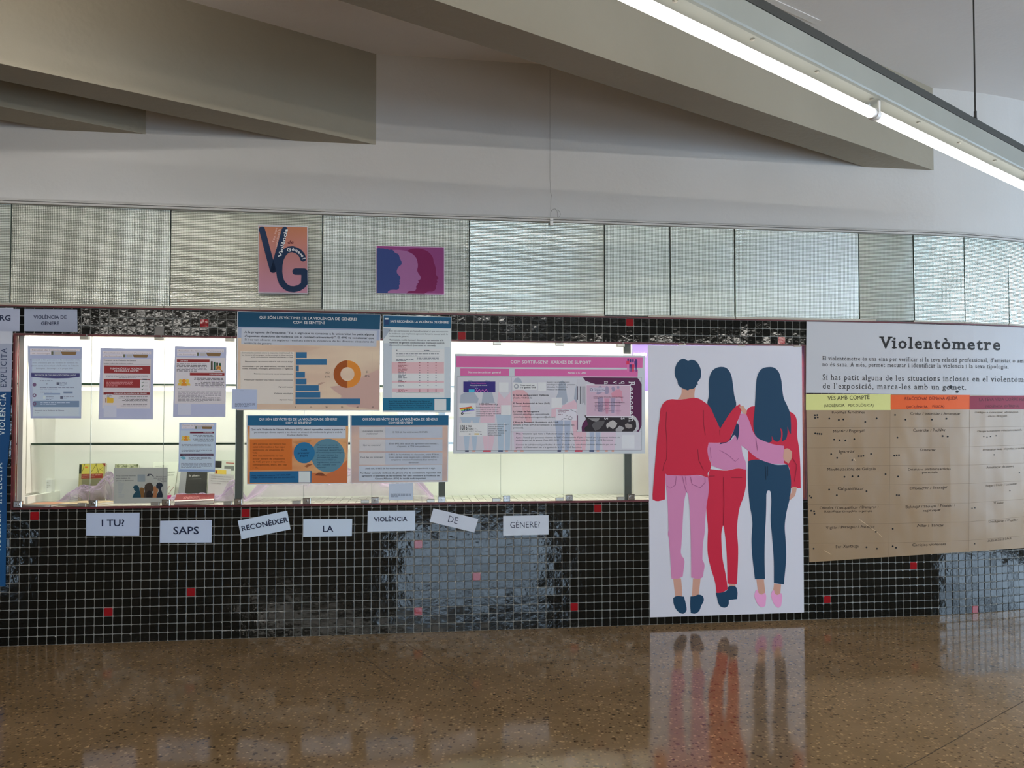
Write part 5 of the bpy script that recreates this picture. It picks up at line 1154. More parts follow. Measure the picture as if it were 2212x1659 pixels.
# header figures
for k, (cx, tp, bt, hh) in enumerate(((1258, (206, 50, 84), (210, 110, 160), 120), (1296, (210, 110, 160), (70, 50, 110), 132), (1338, (210, 110, 160), (200, 50, 84), 132), (1387, (70, 50, 110), (70, 50, 110), 132))):
    p.poly([(cx - 14, hh), (cx - 8, hh - 14), (cx + 8, hh - 14), (cx + 14, hh), (cx + 12, hh + 30 + 12 * (k > 0)), (cx - 12, hh + 30 + 12 * (k > 0))], (70, 50, 110), 3, 'small_figure', crop=cL); p.poly([(cx - 26, 150), (cx + 20, 145), (cx + 24, 205), (cx - 30, 205)], tp, 2.5, 'small_figure', crop=cL); p.poly([(cx - 20, 205), (cx + 20, 205), (cx + 14, 325), (cx + 4, 325), (cx, 230), (cx - 6, 325), (cx - 16, 325)], bt, 2.6, 'small_figure', crop=cL)
# right block: purple cover
PU = (82, 32, 68)
p.poly([(520, 415), (1410, 422), (1440, 455), (1478, 530), (1478, 1195), (1438, 1300), (505, 1300), (500, 1230), (520, 1160), (560, 1110), (600, 1060), (700, 560), (640, 500), (560, 470)], PU, 1.8, 'purple_cover', 'purple cover with white vertical lettering', cL)
p.poly([(1300, 1060), (1330, 1030), (1380, 1060), (1420, 1120), (1436, 1190), (1430, 1260), (1390, 1302), (1250, 1300), (1200, 1180)], (176, 174, 178), 2.2, 'printed_shape', crop=cL)
p.poly([(430, 440), (520, 440), (560, 480), (720, 525), (580, 560), (580, 1060), (560, 1100), (520, 1150), (500, 1200), (500, 1300), (430, 1300)], (186, 184, 190), 2.1, 'printed_shape', crop=cL)
p.poly([(548, 1040), (590, 1015), (800, 1068), (1280, 1068), (1340, 1090), (1385, 1140), (1392, 1220), (1360, 1280), (1330, 1300), (560, 1300), (545, 1240), (605, 1190), (585, 1120)], (44, 38, 42), 2.6, 'grey_photograph', 'black and white photograph of people', cL)
for q, c_ in (([(600, 1080), (790, 1078), (785, 1110), (740, 1140), (690, 1130)], (128, 124, 124)), ([(665, 1200), (700, 1150), (760, 1130), (880, 1120), (860, 1180), (790, 1260), (720, 1290)], (84, 80, 82)), ([(905, 1175), (955, 1140), (1010, 1112), (1050, 1140), (1082, 1170), (1055, 1225), (1010, 1258), (975, 1235), (945, 1215), (920, 1250), (900, 1210)], (168, 162, 160)), ([(1050, 1270), (1120, 1200), (1200, 1240), (1150, 1298), (1060, 1298)], (150, 146, 148)), ([(1205, 1180), (1250, 1165), (1320, 1190), (1325, 1230), (1270, 1250), (1215, 1230)], (140, 132, 130))): p.poly(q, c_, 3, 'photograph_tone', crop=cL)
W_ = (208, 200, 208)
p.text('Responem', (1268, 480), (1268, 1150), 100, W_, 'serif', 4.4, crop=cL); p.text('q', (1140, 478), (1140, 530), 90, W_, 'serif', 4.4, crop=cL); p.text('v', (1010, 474), (1010, 532), 90, W_, 'serif', 4.4, crop=cL); p.text('n', (868, 480), (868, 536), 90, W_, 'serif', 4.4, crop=cL)
for x in (870, 1140): p.text('s', (x, 1068), (x, 1120), 90, W_, 'serif', 4.4, crop=cL)
p.rect(426, 560, 438, 780, (46, 30, 56), 3, 'dark_bar', crop=cL); p.rect(426, 1036, 438, 1268, (86, 30, 66), 3, 'dark_bar', crop=cL)
for x, y1_ in ((478, 846), (506, 850), (530, 830), (556, 860)): p.stroke([(x, 562), (x, y1_)], 10 if x < 490 else 5, (104, 104, 112) if x > 490 else (60, 60, 70), 3, 'vertical_print', crop=cL, cap=False)
p.done()
q2 = Poster('poster', 'small pink sheet with faint figures taped over the purple cover', 'poster', cL, [(566, 528), (1302, 538), (1300, 1068), (568, 1062)], (206, 196, 206), .0062)
q2.quad([(582, 545), (1290, 552), (1286, 1048), (582, 1044)], (188, 158, 174), .5, 'pink_field')
for q, c_ in (([(775, 570), (800, 550), (830, 570), (840, 660), (770, 700), (740, 690)], (146, 134, 158)), ([(890, 570), (915, 552), (940, 580), (950, 660), (920, 695), (878, 680)], (146, 134, 158)), ([(985, 590), (1010, 560), (1040, 585), (1040, 640), (1005, 650)], (146, 134, 158)), ([(1072, 570), (1096, 552), (1120, 570), (1110, 600), (1085, 602)], (146, 134, 158)), ([(980, 680), (1060, 620), (1120, 612), (1155, 640), (1172, 810), (1148, 800), (1140, 740), (1000, 740)], (194, 134, 152)), ([(760, 740), (850, 740), (840, 980), (775, 980)], (150, 136, 160)), ([(870, 760), (955, 760), (930, 1010), (895, 1010)], (186, 132, 152)), ([(970, 750), (1050, 750), (1030, 1000), (985, 1000)], (150, 136, 160)), ([(1064, 780), (1130, 780), (1120, 1020), (1072, 1020)], (182, 146, 166))): q2.poly(q, c_, 1, 'faint_figure')
q2.rect(632, 582, 880, 652, (186, 178, 192), 1.5, 'logo_card'); q2.disc(660, 616, 26, (130, 124, 142), 3, 'logo_mark', n=18, r0=13); q2.text('Observatori per', (700, 612), (868, 612), 17, (50, 60, 90), 'bold'); q2.text('a la Igualtat UAB', (700, 638), (880, 638), 17, (50, 60, 90), 'bold')
XD = (96, 44, 66); q2.text("Comissió d'Igualtat de la Facultat de Ciències Polítiques i", (692, 740), (1188, 744), 15, XD, 'bold'); q2.text('Sociologia', (692, 762), (786, 762), 15, XD, 'bold')
q2.para([('• Presidenta i Representant de les Polítiques d\'Igualtat de', 704, 1200), ('la Facultat', 718, 940), ('• Vicedeganat d\'Estudiants, Relacions Institucionals', 704, 1138), ('Promoció', 718, 852), ('• Professorat i Recerca', 704, 962), ('• PAS', 704, 896), ("• Estudiants", 704, 1148)], 0, 0, 832, 22.6, 13, (70, 46, 66), 'bold'); q2.done()

# ---- the four leaflets at the left of the showcase
def leaflet_head(p, x0, x1, y, k=1.0, sl=.008):
    w = x1 - x0
    p.rect(x0 + w * .04, y, x0 + w * .955, y + 44 * k, (202, 196, 204), 1, 'title_strip', slope=sl); p.rect(x0 + w * .04, y + 50 * k, x0 + w * .43, y + 98 * k, (202, 196, 204), 1, 'title_strip')
    p.text('Facultat de Ciències Polítiques i', (x0 + w * .07, y + 35 * k), (x0 + w * .93, y + 41 * k), 20 * k, (150, 138, 140), 'reg'); p.text('de Sociologia', (x0 + w * .075, y + 88 * k), (x0 + w * .41, y + 90 * k), 19 * k, (150, 138, 140), 'reg')
    p.rect(x0 + w * .43, y + 50 * k, x0 + w * .47, y + 100 * k, (96, 98, 78), 1, 'photo_strip'); p.rect(x0 + w * .49, y + 52 * k, x0 + w * .60, y + 100 * k, (170, 166, 166), 1, 'photo_strip')
    p.quad([(x0 + w * .605, y + 52 * k), (x0 + w * .90, y + 54 * k), (x0 + w * .88, y + 104 * k), (x0 + w * .635, y + 102 * k)], (124, 98, 66), 1, 'photo_strip')
LF = (168, 172, 196)
GL4 = 'faculty leaflets taped on the showcase glass'
p = Poster('leaflet', 'crumpled bluish leaflet with a purple protocol band, at the left end of the showcase', 'leaflet', cM, [(144, 127), (1012, 142), (998, 1282), (193, 1280)], (158, 166, 192), .003, GL4)
leaflet_head(p, 150, 1012, 166); C1 = (104, 110, 134)
p.quad([(215, 328), (1004, 332), (992, 1250), (232, 1250)], (176, 188, 208), .5, 'plastic_sleeve', label='glossy plastic sleeve')
p.para([("L'atenció a les persones i la comunitat dels", 182, 978), ('drets i recursos que les víctimes de violència de', 222, 942), ('gènere tenen al seu abast a la Facultat de Ciències', 200, 962), ('Polítiques i Sociologia i a la pròpia UAB.', 280, 876)], 0, 0, 360, 45, 20, C1, 'serif')
p.poly([(200, 555), (974, 560), (974, 618), (800, 640), (600, 645), (400, 636), (202, 618)], (66, 66, 112), 1.2, 'purple_band', 'purple heading band'); p.text('PROTOCOL DE COMUNICACIÓ CONTRA LA VDG', (256, 604), (918, 604), 22, (190, 196, 218), 'bold')
for y in (744, 914, 1048): p.disc(254, y, 30, (108, 84, 116), 2, 'numbered_dot', n=16, r0=14 if y > 800 else 0)
p.lines(340, 686, 850, 1, 14, C1, 14); p.lines(440, 736, 520, 1, 14, C1, 14); p.lines(655, 716, 780, 3, 20, C1, 12); p.lines(340, 796, 890, 2, 22, C1, 14); p.lines(340, 870, 860, 1, 14, C1, 12); p.rect(606, 706, 650, 750, (86, 90, 110), 2, 'icon'); p.rect(664, 928, 708, 972, (86, 90, 110), 2, 'icon'); p.rect(390, 920, 430, 972, (190, 200, 214), 2, 'icon'); p.rect(408, 878, 664, 904, (130, 146, 176), 2, 'highlight'); p.rect(716, 856, 862, 882, (108, 124, 152), 2, 'highlight')
p.lines(440, 940, 570, 3, 22, C1, 12); p.lines(720, 940, 880, 2, 22, C1, 12); p.rect(240, 1002, 966, 1100, (112, 132, 158), 1.4, 'blue_panel'); p.lines(350, 1036, 820, 2, 26, (176, 188, 208), 16, 3); p.rect(228, 1106, 960, 1240, (184, 194, 204), 1.3, 'text_panel'); p.text('Prevenció de la Violència de Gènere', (256, 1164), (726, 1164), 18, C1, 'bold'); p.lines(260, 1200, 440, 1, 14, C1, 14); p.done()
def tx(c): return c
p = Poster('leaflet', 'leaflet with two dark red panels and a yellow folder icon, second from the showcase end', 'leaflet', cM, [(1304, 158), (2154, 170), (2140, 1298), (1274, 1296)], LF, .003, GL4)
leaflet_head(p, 1304, 2150, 210); RB = (136, 46, 48); X2 = (92, 86, 92)
p.quad([(1352, 328), (2112, 334), (2096, 1124), (1334, 1122)], (196, 190, 194), .5, 'white_field')
p.text('Prevenció de la Violència de Gènere', (1358, 366), (1870, 370), 20, X2, 'bold'); p.text('Igualtat i millora del rendiment acadèmic', (1358, 412), (1826, 415), 14, X2, 'bold'); p.stroke([(1358, 422), (2098, 428)], 2, X2, 2, 'ruled_line', cap=False)
p.quad([(1366, 438), (2099, 446), (2096, 568), (1363, 562)], RB, 1, 'red_panel', label='dark red panel'); p.text('PREVENCIÓ DE LA VIOLÈNCIA', (1460, 500), (1976, 502), 28, (222, 196, 198), 'bold'); p.text('DE GÈNERE A LA FCPS', (1526, 541), (1914, 543), 28, (222, 196, 198), 'bold')
p.lines(1398, 604, 2066, 3, 18, (120, 114, 120), 11, 2, align='c'); p.quad([(1362, 654), (2094, 660), (2090, 796), (1357, 792)], RB, 1, 'red_panel', label='dark red panel'); p.lines(1402, 692, 1820, 5, 19, (196, 140, 142), 13, 2)
p.quad([(1936, 668), (2088, 672), (2084, 850), (1932, 846)], (202, 198, 202), 2, 'clipboard_icon'); p.stroke([(1975, 660), (2045, 662)], 20, (76, 70, 76), 2.6, 'clip_icon', cap=False)
for y in (712, 766, 818): p.stroke([(1960, y), (1970, y + 8), (1992, y - 10)], 7, (66, 96, 80), 3, 'tick_mark', cap=False); p.stroke([(2006, y - 8), (2058, y - 8)], 3, (150, 146, 152), 3, 'ruled_line', cap=False); p.stroke([(2006, y + 8), (2058, y + 8)], 3, (150, 146, 152), 3, 'ruled_line', cap=False)
p.quad([(1355, 864), (2091, 868), (2088, 908), (1353, 904)], (120, 42, 46), 1, 'red_panel', label='dark red panel'); p.text('FORMACIÓ EN VIOLÈNCIA DE GÈNERE', (1514, 893), (2042, 895), 18, (222, 196, 198), 'bold')
p.rect(1400, 892, 1496, 990, (186, 182, 188), 2, 'page_icon'); p.poly([(1382, 960), (1400, 960), (1400, 1034), (1384, 1030)], (150, 96, 34), 2.2, 'folder_icon'); p.poly([(1410, 944), (1446, 944), (1456, 958), (1512, 958), (1514, 1026), (1500, 1036), (1408, 1034)], (204, 164, 60), 2.6, 'folder_icon', 'yellow folder icon'); p.lines(1412, 912, 1480, 3, 14, (80, 80, 90), 9, 3)
p.lines(1590, 942, 2054, 5, 20, X2, 13, 2, align='r'); p.lines(1600, 1066, 2050, 2, 20, X2, 13, 2, align='r', seed=5)
p.rect(1356, 1072, 1560, 1262, (186, 188, 206), 1.4, 'blank_square', label='blank pale square'); p.done()
p = Poster('leaflet', 'leaflet with green bar icon and three orange heads icon, third from the showcase end', 'leaflet', cN, [(154, 98), (770, 110), (757, 943), (130, 943)], LF, .003, GL4)
leaflet_head(p, 154, 768, 132, .82)
p.quad([(165, 232), (757, 238), (755, 788), (150, 784)], (198, 192, 196), .5, 'white_field')
p.rect(177, 254, 568, 290, RB, 1, 'red_panel', slope=.006); p.text('CRITERIS', (210, 279), (310, 280), 15, (222, 196, 198), 'bold'); p.rect(333, 415, 746, 447, RB, 1, 'red_panel', slope=.006); p.text('FORMADORES', (566, 440), (720, 441), 15, (222, 196, 198), 'bold')
p.lines(175, 312, 536, 6, 17, X2, 12, 2, slope=.01)
for x, y0_, c_ in ((594, 278, (66, 56, 40)), (626, 286, (38, 82, 60)), (659, 296, (60, 66, 44)), (692, 300, (38, 82, 60))): p.rect(x - 11, y0_, x + 11, 378, c_, 2, 'bar_icon')
p.stroke([(572, 380), (660, 380)], 4, (40, 50, 46), 2, 'base_line', cap=False); p.stroke([(624, 400), (732, 402)], 4, (40, 50, 46), 2, 'base_line', cap=False); p.disc(676, 356, 28, (206, 140, 50), 3, 'magnifier_icon', n=20, r0=17); p.disc(676, 356, 14, (170, 110, 60), 3, 'magnifier_icon', n=16); p.stroke([(695, 378), (716, 396)], 12, (170, 110, 50), 3, 'magnifier_handle')
def heads(p, cx, cy, s):
    for dx_, c_, l_, k in ((-42, (222, 176, 82), 2, .9), (42, (222, 176, 82), 2.2, .9), (0, (216, 132, 40), 2.8, 1)):
        p.disc(cx + dx_ * s, cy - 18 * s, 24 * s * k, c_, l_, 'head_icon', n=18); p.poly([(cx + (dx_ - 36) * s, cy + 40 * s * k), (cx + (dx_ - 30) * s, cy + 14 * s), (cx + (dx_ - 10) * s, cy), (cx + (dx_ + 10) * s, cy), (cx + (dx_ + 30) * s, cy + 14 * s), (cx + (dx_ + 36) * s, cy + 40 * s * k)], c_, l_, 'head_icon')
heads(p, 262, 532, 1.0)
p.lines(375, 484, 742, 7, 17, X2, 12, 2, align='r', slope=.008); p.lines(190, 604, 300, 1, 10, (140, 130, 132), 8, 2); p.lines(190, 638, 708, 5, 16.5, (126, 120, 128), 11, 2, seed=3); p.lines(190, 718, 708, 4, 16, (110, 104, 112), 11, 2, seed=8)
p.rect(190, 782, 344, 918, (186, 188, 206), 1.4, 'blank_square', label='blank pale square'); p.done()
p = Poster('leaflet', 'smaller pale blue leaflet with a dark plum band, hanging below the third leaflet', 'leaflet', cN, [(206, 1012), (650, 1014), (632, 1604), (196, 1596)], (162, 176, 204), .003, GL4)
leaflet_head(p, 214, 640, 1028, .58, 0)
p.quad([(222, 1106), (634, 1108), (618, 1570), (214, 1566)], (176, 190, 210), .5, 'pale_field'); p.rect(334, 1120, 622, 1140, (96, 30, 48), 1, 'plum_band'); p.text('FORMADORES', (494, 1134), (602, 1134), 9, (196, 180, 190), 'bold'); heads(p, 284, 1198, .74)
p.lines(366, 1166, 614, 6, 14.5, (84, 88, 104), 9, 2, align='r'); p.lines(232, 1276, 592, 3, 15, (112, 118, 134), 9, 2); p.lines(232, 1330, 592, 3, 15, (112, 118, 134), 9, 2, seed=4); p.rect(216, 1384, 614, 1410, (62, 30, 54), 1, 'plum_band', label='dark plum band'); p.text('PROTOCOL DE COMUNICACIÓ CONTRA LA VDG', (244, 1402), (604, 1403), 9, (176, 170, 190), 'bold')
p.poly([(218, 1424), (240, 1416), (270, 1420), (286, 1434), (278, 1448), (250, 1452), (232, 1440)], (100, 158, 178), 2, 'hand_icon', 'pale teal hand icon'); p.lines(318, 1432, 590, 3, 12.5, (92, 98, 114), 9, 2); p.lines(228, 1504, 590, 4, 15.5, (84, 90, 108), 9, 2, seed=9); p.quad([(214, 1568), (636, 1572), (634, 1600), (198, 1593)], (130, 150, 184), 1, 'blue_foot_band'); p.done()

# ---- library sheet standing inside the case
THIN = .35
p = Poster('printed_sheet', 'pale sheet with a row of coloured head silhouettes standing inside the showcase', 'sheet', cQ, [(45, 310), (934, 302), (926, 888), (38, 898)], (200, 208, 228), -.016)
p.text('Voleu consultar material', (82, 450), (406, 446), 15, (40, 44, 60), 'serifb'); p.text('sobre violència de', (82, 488), (312, 486), 15, (40, 44, 60), 'serifb'); p.text('gènere a la Biblioteca?', (80, 528), (372, 524), 15, (40, 44, 60), 'serifb')
for i in range(15): p.stroke([(118, 548 + i * 17.3), (118 + 46 + (i * 53) % 58, 548 + i * 17.3)], 3, (138, 144, 162), 2, 'list_line', cap=False)
p.rect(436, 420, 562, 538, (160, 168, 190), 1.4, 'blank_square', label='blank pale square'); p.stroke([(700, 466), (688, 440), (664, 420), (634, 414), (606, 424)], 12, (36, 44, 66), 2, 'arrow_mark'); p.poly([(590, 446), (612, 404), (632, 444)], (36, 44, 66), 3, 'arrow_mark')
p.para([('Ingressa al nostre', 742, 914), ('catàleg on podràs veure', 700, 914), ('el que busquis', 768, 914), ('del tema', 816, 914)], 0, 0, 456, 29, 13, (54, 58, 76), 'serifb')
for q, c_, l_ in (([(350, 800), (372, 742), (410, 700), (388, 690), (376, 668), (378, 652), (358, 632), (380, 604), (415, 594), (445, 604), (462, 632), (470, 690), (490, 760), (490, 800)], (40, 84, 104), 2), ([(478, 800), (472, 700), (470, 650), (490, 634), (520, 636), (548, 652), (545, 690), (548, 740), (545, 800)], (138, 98, 56), 1.8), ([(680, 800), (690, 700), (690, 640), (705, 612), (735, 608), (745, 640), (772, 660), (775, 690), (755, 730), (750, 800)], (196, 122, 86), 1.9), ([(540, 800), (545, 740), (556, 700), (548, 640), (560, 590), (600, 562), (636, 552), (670, 566), (692, 610), (700, 660), (690, 720), (680, 800)], (82, 68, 62), 2.4), ([(580, 800), (582, 730), (600, 696), (630, 684), (660, 700), (690, 726), (694, 752), (682, 775), (684, 800)], (52, 44, 46), 2.8), ([(745, 800), (760, 740), (790, 690), (780, 660), (745, 640), (742, 600), (760, 562), (795, 550), (835, 562), (852, 590), (850, 612), (828, 632), (822, 668), (838, 700), (852, 760), (846, 800)], (38, 48, 66), 2.6)): p.poly(q, c_, l_, 'head_silhouette')
p.poly([(672, 700), (700, 690), (704, 712), (685, 736), (672, 720)], (206, 206, 214), 3.4, 'white_mark'); p.done()

THIN = 0.0
# ---------------------------------------------------------------- books and papers in the case
ZB = z_open0 + .0015
def inkc(c): return ink(tuple(int(v * .84) for v in c))
def standing(name, label, cat, px4, o_bot, o_top, th, cover, prints=(), pages=(.72, .70, .64), group=None):
    """book leaning back: px4 = top-left, top-right, bottom-right, bottom-left pixels"""
    P = []
    for (x, y), o_ in zip(px4, (o_top, o_top, o_bot, o_bot)):
        s_, z_ = unp(x, y, o_); P.append((float(s_[0]), max(float(z_[0]), ZB), o_))
    # keep the foot on the floor of the case
    P[2] = (P[2][0], ZB, o_bot); P[3] = (P[3][0], ZB, o_bot)
    c = np.array([wallpt(s_, z_, o_)[0] for s_, z_, o_ in P]); nrm = np.cross(c[1] - c[0], c[3] - c[0]); nrm /= np.linalg.norm(nrm)
    back = np.array(wallpt(0, 0, -1)[0] - wallpt(0, 0, 0)[0]); nrm = nrm if np.dot(nrm, back) > 0 else -nrm
    V = np.concatenate([c, c + nrm * .0012, c + nrm * .0014, c + nrm * (th - .0014), c + nrm * (th - .0012), c + nrm * th])
    root = obj(name, V[:8], [(0, 3, 2, 1), (4, 5, 6, 7), (0, 1, 5, 4), (1, 2, 6, 5), (2, 3, 7, 6), (3, 0, 4, 7)], cover); tag(root, label, cat, group)
    q = V[8:16].copy(); ce = q.mean(0); q = ce + (q - ce) * .985
    obj('pages', q, [(0, 3, 2, 1), (4, 5, 6, 7), (0, 1, 5, 4), (1, 2, 6, 5), (2, 3, 7, 6), (3, 0, 4, 7)], flat('book_pages', pages, .8), root)
    obj('back_cover', V[16:24], [(0, 3, 2, 1), (4, 5, 6, 7), (0, 1, 5, 4), (1, 2, 6, 5), (2, 3, 7, 6), (3, 0, 4, 7)], cover, root)
    def at(u, v, l_): return (1 - v) * ((1 - u) * c[0] + u * c[1]) + v * ((1 - u) * c[3] + u * c[2]) - nrm * (.0005 * l_)
    for nm, pts, col, l_ in prints: obj(nm, np.array([at(u, v, l_) for u, v in pts]), [tuple(range(len(pts)))], inkc(col), root)
    return root, at
def btext(root, at, t, u0, v0, u1, v1, hv, col, font='reg', l_=3):
    G = GL[font]; adv = [G.get(ch, G['?'])[2] for ch in t]; k = 1 / sum(adv); x = 0; mb = MB()
    for ch, a in zip(t, adv):
        V, Fc, _ = G.get(ch, G['?'])
        if len(V): mb.add([at(u0 + (u1 - u0) * (x + q[0]) * k, v0 + (v1 - v0) * (x + q[0]) * k - q[1] * hv, l_) for q in V], Fc)
        x += a
    mb.build('lettering', inkc(col), root)
def R4(u0, v0, u1, v1): return [(u0, v0), (u1, v0), (u1, v1), (u0, v1)]
GB = 'books standing in the showcase'
r_, at = standing('book', 'upright yellow and black book with a dark red title strip, half behind tulle', 'book', [(171.5, 1002), (228, 1000.5), (227, 1062), (168, 1064)], -.36, -.44, .022, inkc((150, 142, 100)),
    [('yellow_field', R4(.10, 0.01, .93, .28), (186, 172, 74), 1), ('spine_strip', R4(.0, .02, .09, .27), (34, 44, 28), 1), ('title_strip', R4(.10, .28, .90, .40), (132, 36, 24), 2), ('corner_patch', [(.86, 0), (1, 0), (1, .10)], (120, 40, 24), 2), ('dark_field', R4(.12, .42, .95, .98), (112, 108, 80), 1), ('orange_label', R4(.22, .08, .32, .12), (196, 104, 30), 2)]
    + [('drawn_line', [(a, b_), (a + .02, b_), (c_ + .02, d_), (c_, d_)], (92, 88, 30), 1.5) for a, b_, c_, d_ in ((.62, 0, .74, .27), (.66, .0, .42, .27), (.90, .10, .62, .27), (.2, .0, .12, .2), (.75, .14, .9, .22))], group=GB)
btext(r_, at, 'VIOLENCIA DE GÉNERO', .13, .325, .86, .325, .022, (222, 190, 170), 'bold'); btext(r_, at, 'EDUCACIÓN', .13, .375, .60, .375, .020, (222, 190, 170), 'bold')
m_green = noise_mat('leafy_cover', (.06, .07, .02), (.42, .42, .28), 60, .5)
standing('book', 'book with a mottled green leaf cover, mostly behind the pale sheet', 'book', [(248.5, 1003), (299, 1003), (300, 1070), (247, 1071)], -.34, -.42, .02, m_green, group=GB)
r_, at = standing('book', 'white seminar book with a magenta block and red leaf marks', 'book', [(331, 998.5), (386, 997), (374, 1066), (324, 1070)], -.30, -.42, .018, inkc((206, 206, 196)),
    [('magenta_block', [(.62, .86), (.90, .85), (.88, .97), (.66, .99)], (190, 40, 124), 1)] + [('leaf_mark', R4(.55 + (i * 37 % 40) / 100, .62 + (i * 23 % 20) / 100, .58 + (i * 37 % 40) / 100, .64 + (i * 23 % 20) / 100), (130, 30, 50), 1.5) for i in range(14)], group=GB)
btext(r_, at, 'SEMINARIOS', .28, .30, .90, .29, .035, (60, 60, 60)); btext(r_, at, 'IGUALDAD', .40, .37, .88, .36, .033, (60, 60, 60)); btext(r_, at, 'Escola de Polítiques', .08, .12, .62, .115, .022, (90, 90, 90))
r_, at = standing('book', 'dark grey book titled de género with a pale grey spine panel', 'book', [(392, 1004), (449, 1004), (445, 1066), (383, 1064)], -.28, -.34, .02, inkc((58, 56, 54)),
    [('grey_panel', R4(0, 0, .24, 1), (160, 158, 162), 1), ('gold_strip', R4(.24, .82, 1, .85), (196, 160, 90), 1.5), ('white_strip', R4(.24, .80, 1, .815), (210, 204, 200), 1.5)], group=GB)
btext(r_, at, 'de género', .32, .33, .72, .325, .055, (214, 206, 204), 'serifb'); btext(r_, at, 'una mirada internacional', .32, .405, .78, .40, .022, (180, 176, 176))
r_, at = standing('book', 'whitish book about sexual violence of gender against adult women, beside the upright', 'book', [(451, 1023), (505, 1026), (503, 1072), (448, 1070)], -.24, -.29, .018, inkc((208, 200, 202)), group=GB)
for i, (t, u1) in enumerate((('VIOLENCIA SEXUAL DE GÉNERO', .90), ('CONTRA LAS MUJERES ADULTAS', .88), ('Especial consideración de la', .86), ('violencia sexual', .5))): btext(r_, at, t, .10, .10 + .085 * i, u1, .11 + .085 * i, .034, (112, 104, 106))
G3 = 'documents propped behind the whitish book'
r_, at = standing('document', 'white document with a black picture block propped at the back by the upright', 'document', [(464, 993), (506, 995), (506, 1058), (460, 1056)], -.38, -.43, .006, inkc((206, 208, 196)), [('black_picture', R4(.02, .03, .36, .20), (40, 38, 36), 1), ('red_heading', R4(.58, .06, 1, .08), (170, 60, 50), 1), ('grey_picture', R4(.50, .14, 1, .26), (120, 120, 116), 1.5), ('caption_line', R4(.02, .24, .36, .26), (80, 78, 74), 1)], group=G3)
r_, at = standing('document', 'white document with a yellow ministry label in front of the other document', 'document', [(463, 1012), (499, 1013), (500, 1062), (459, 1060)], -.32, -.36, .004, inkc((212, 208, 204)), [('yellow_label', R4(.06, .04, .72, .18), (226, 190, 84), 1), ('red_mark', R4(.09, .06, .18, .16), (150, 60, 30), 2), ('caption_line', R4(.06, .24, .9, .26), (150, 146, 150), 1)], group=G3)
def lying(label, pxc, o_, w, d, th, rot, cover, prints=(), lift=0.0, group='books lying flat in the showcase'):
    s_ = float(unp(pxc[0], pxc[1], o_)[0][0]); c = Vector(wallpt(s_, ZB, o_)[0]); ph = TH + rot
    X = Vector((math.cos(ph), math.sin(ph), 0)); Y = Vector((-math.sin(ph), math.cos(ph), lift)).normalized(); Zu = X.cross(Y)
    def P_(x, y, z): return c + X * x * w / 2 + Y * y * d / 2 + Zu * z + Vector((0, 0, 1)) * (lift * d / 2)
    def slab(z0_, z1_, k): return [P_(-k, -k, z0_), P_(k, -k, z0_), P_(k, k, z0_), P_(-k, k, z0_), P_(-k, -k, z1_), P_(k, -k, z1_), P_(k, k, z1_), P_(-k, k, z1_)]
    mb = MB(); mb.hexa(slab(th - .002, th, 1)); root = mb.build('book', cover); tag(root, label, 'book', group)
    mb = MB(); mb.hexa(slab(.002, th - .002, .975)); mb.build('pages', flat('book_pages', (.70, .66, .62), .8), root)
    mb = MB(); mb.hexa(slab(0, .002, 1)); mb.build('back_cover', cover, root)
    for nm, pts, col, l_ in prints: obj(nm, np.array([P_(u * 2 - 1, v * 2 - 1, th + .0004 * l_) for u, v in pts]), [tuple(range(len(pts)))], inkc(col), root)
    return root, lambda u, v, l_: np.array(P_(u * 2 - 1, (1 - v) * 2 - 1, th + .0004 * l_))
r_, at = lying('cream book lying flat in the left corner of the showcase, its cover sketched in black', (188, 1084), -.13, .20, .22, .014, -.42, inkc((206, 186, 150)), [('sketch_mark', [(.15, .25), (.42, .36), (.40, .28), (.62, .50), (.50, .30), (.20, .18)], (90, 78, 60), 1)])
btext(r_, at, 'LA VIOLENCIA', .25, .22, .85, .22, .07, (150, 124, 96), 'serif')
r_, at = lying('grey book with a salmon picture lying flat at the far left of the showcase', (100, 1086), -.12, .21, .20, .012, -.30, inkc((150, 144, 128)), [('salmon_picture', [(.22, .25), (.95, .22), (.90, .75), (.40, .80), (.18, .5)], (196, 138, 108), 1)])
r_, at = lying('red and white book lying with its cover lifting, right of the head silhouettes sheet', (421, 1082), -.13, .215, .17, .022, .22, inkc((112, 38, 42)), [('white_strip', [(0.0, 0.0), (1, 0.0), (1, .2), (0.0, .12)], (222, 214, 208), 1)], lift=.16)
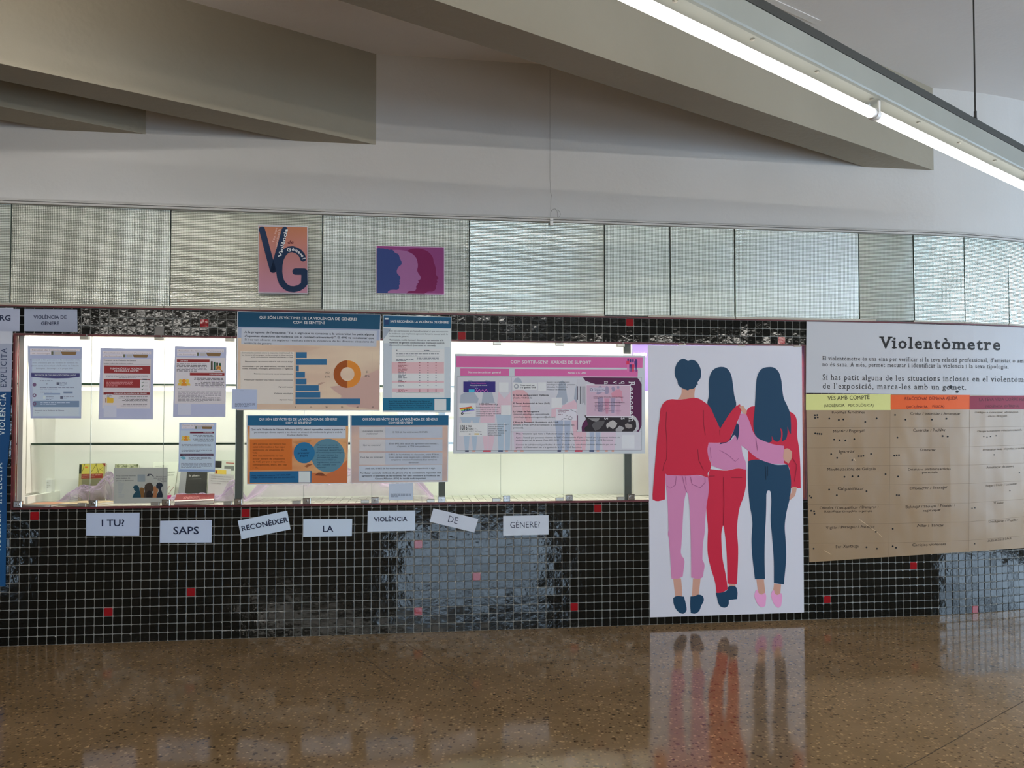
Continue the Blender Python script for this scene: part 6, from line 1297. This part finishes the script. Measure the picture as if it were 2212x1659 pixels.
btext(r_, at, 'Violencia', .20, .52, .62, .52, .12, (206, 150, 150), 'bold'); btext(r_, at, 'de género y salud', .20, .70, .86, .70, .10, (206, 150, 150), 'bold')

# ---- lilac tulle heaped along the floor of the case
def tulle(name, label, px0, px1, o0_, o1_, peaks, seed, ztop):
    rd = np.random.default_rng(seed); s0_, s1_ = S(px0, 1060), S(px1, 1060); nx, ny = 110, 26; V = []; ph = rd.uniform(0, 6, 8)
    for j in range(ny + 1):
        for i in range(nx + 1):
            u, v = i / nx, j / ny; s_ = s0_ + (s1_ - s0_) * u; o_ = o0_ + (o1_ - o0_) * v
            base = sum(hgt * math.exp(-((u - pu) / wd_) ** 2) for (pu, hgt, wd_) in peaks)
            edge = math.sin(math.pi * min(1, v * 1.02)) ** .55 * min(1, u * 7, (1 - u) * 7) ** .7
            a1 = 17 * u + 7 * v + 2.2 * math.sin(5 * u + ph[0]) + ph[1]; a2 = 43 * u - 11 * v + 3 * math.sin(9 * u + ph[2])
            fold = abs(math.sin(a1)) ** .6; f2 = abs(math.sin(a2)) ** .5
            z_ = ZB + .010 + edge * base * (.72 + .18 * fold + .10 * f2) + edge * .008 * f2
            V.append(wallpt(s_ + .012 * math.sin(20 * v + ph[3]), min(z_, ztop), o_ + .015 * math.sin(21 * u + 5 * v + ph[4]))[0])
    Fc = [(j * (nx + 1) + i, j * (nx + 1) + i + 1, (j + 1) * (nx + 1) + i + 1, (j + 1) * (nx + 1) + i) for j in range(ny) for i in range(nx)]
    o = obj(name, V, Fc, M['tulle'], None, smooth=True); tag(o, label, 'fabric', 'lilac tulle lengths in the showcase'); return o
tulle('tulle', 'lilac tulle heaped in front of the yellow book', 82, 262, -.20, -.36, ((.30, .09, .2), (.62, .15, .14), (.88, .09, .2)), 2, 9)
tulle('tulle', 'lilac tulle around the lying red book, left of the first upright', 340, 512, -.17, -.27, ((.08, .04, .2), (.45, .035, .2), (.86, .12, .13)), 5, 9)
tulle('tulle', 'long pinkish tulle drape between the first two uprights', 518, 936, -.10, -.40, ((.10, .17, .16), (.38, .14, .2), (.62, .14, .2), (.90, .17, .12)), 8, 9)
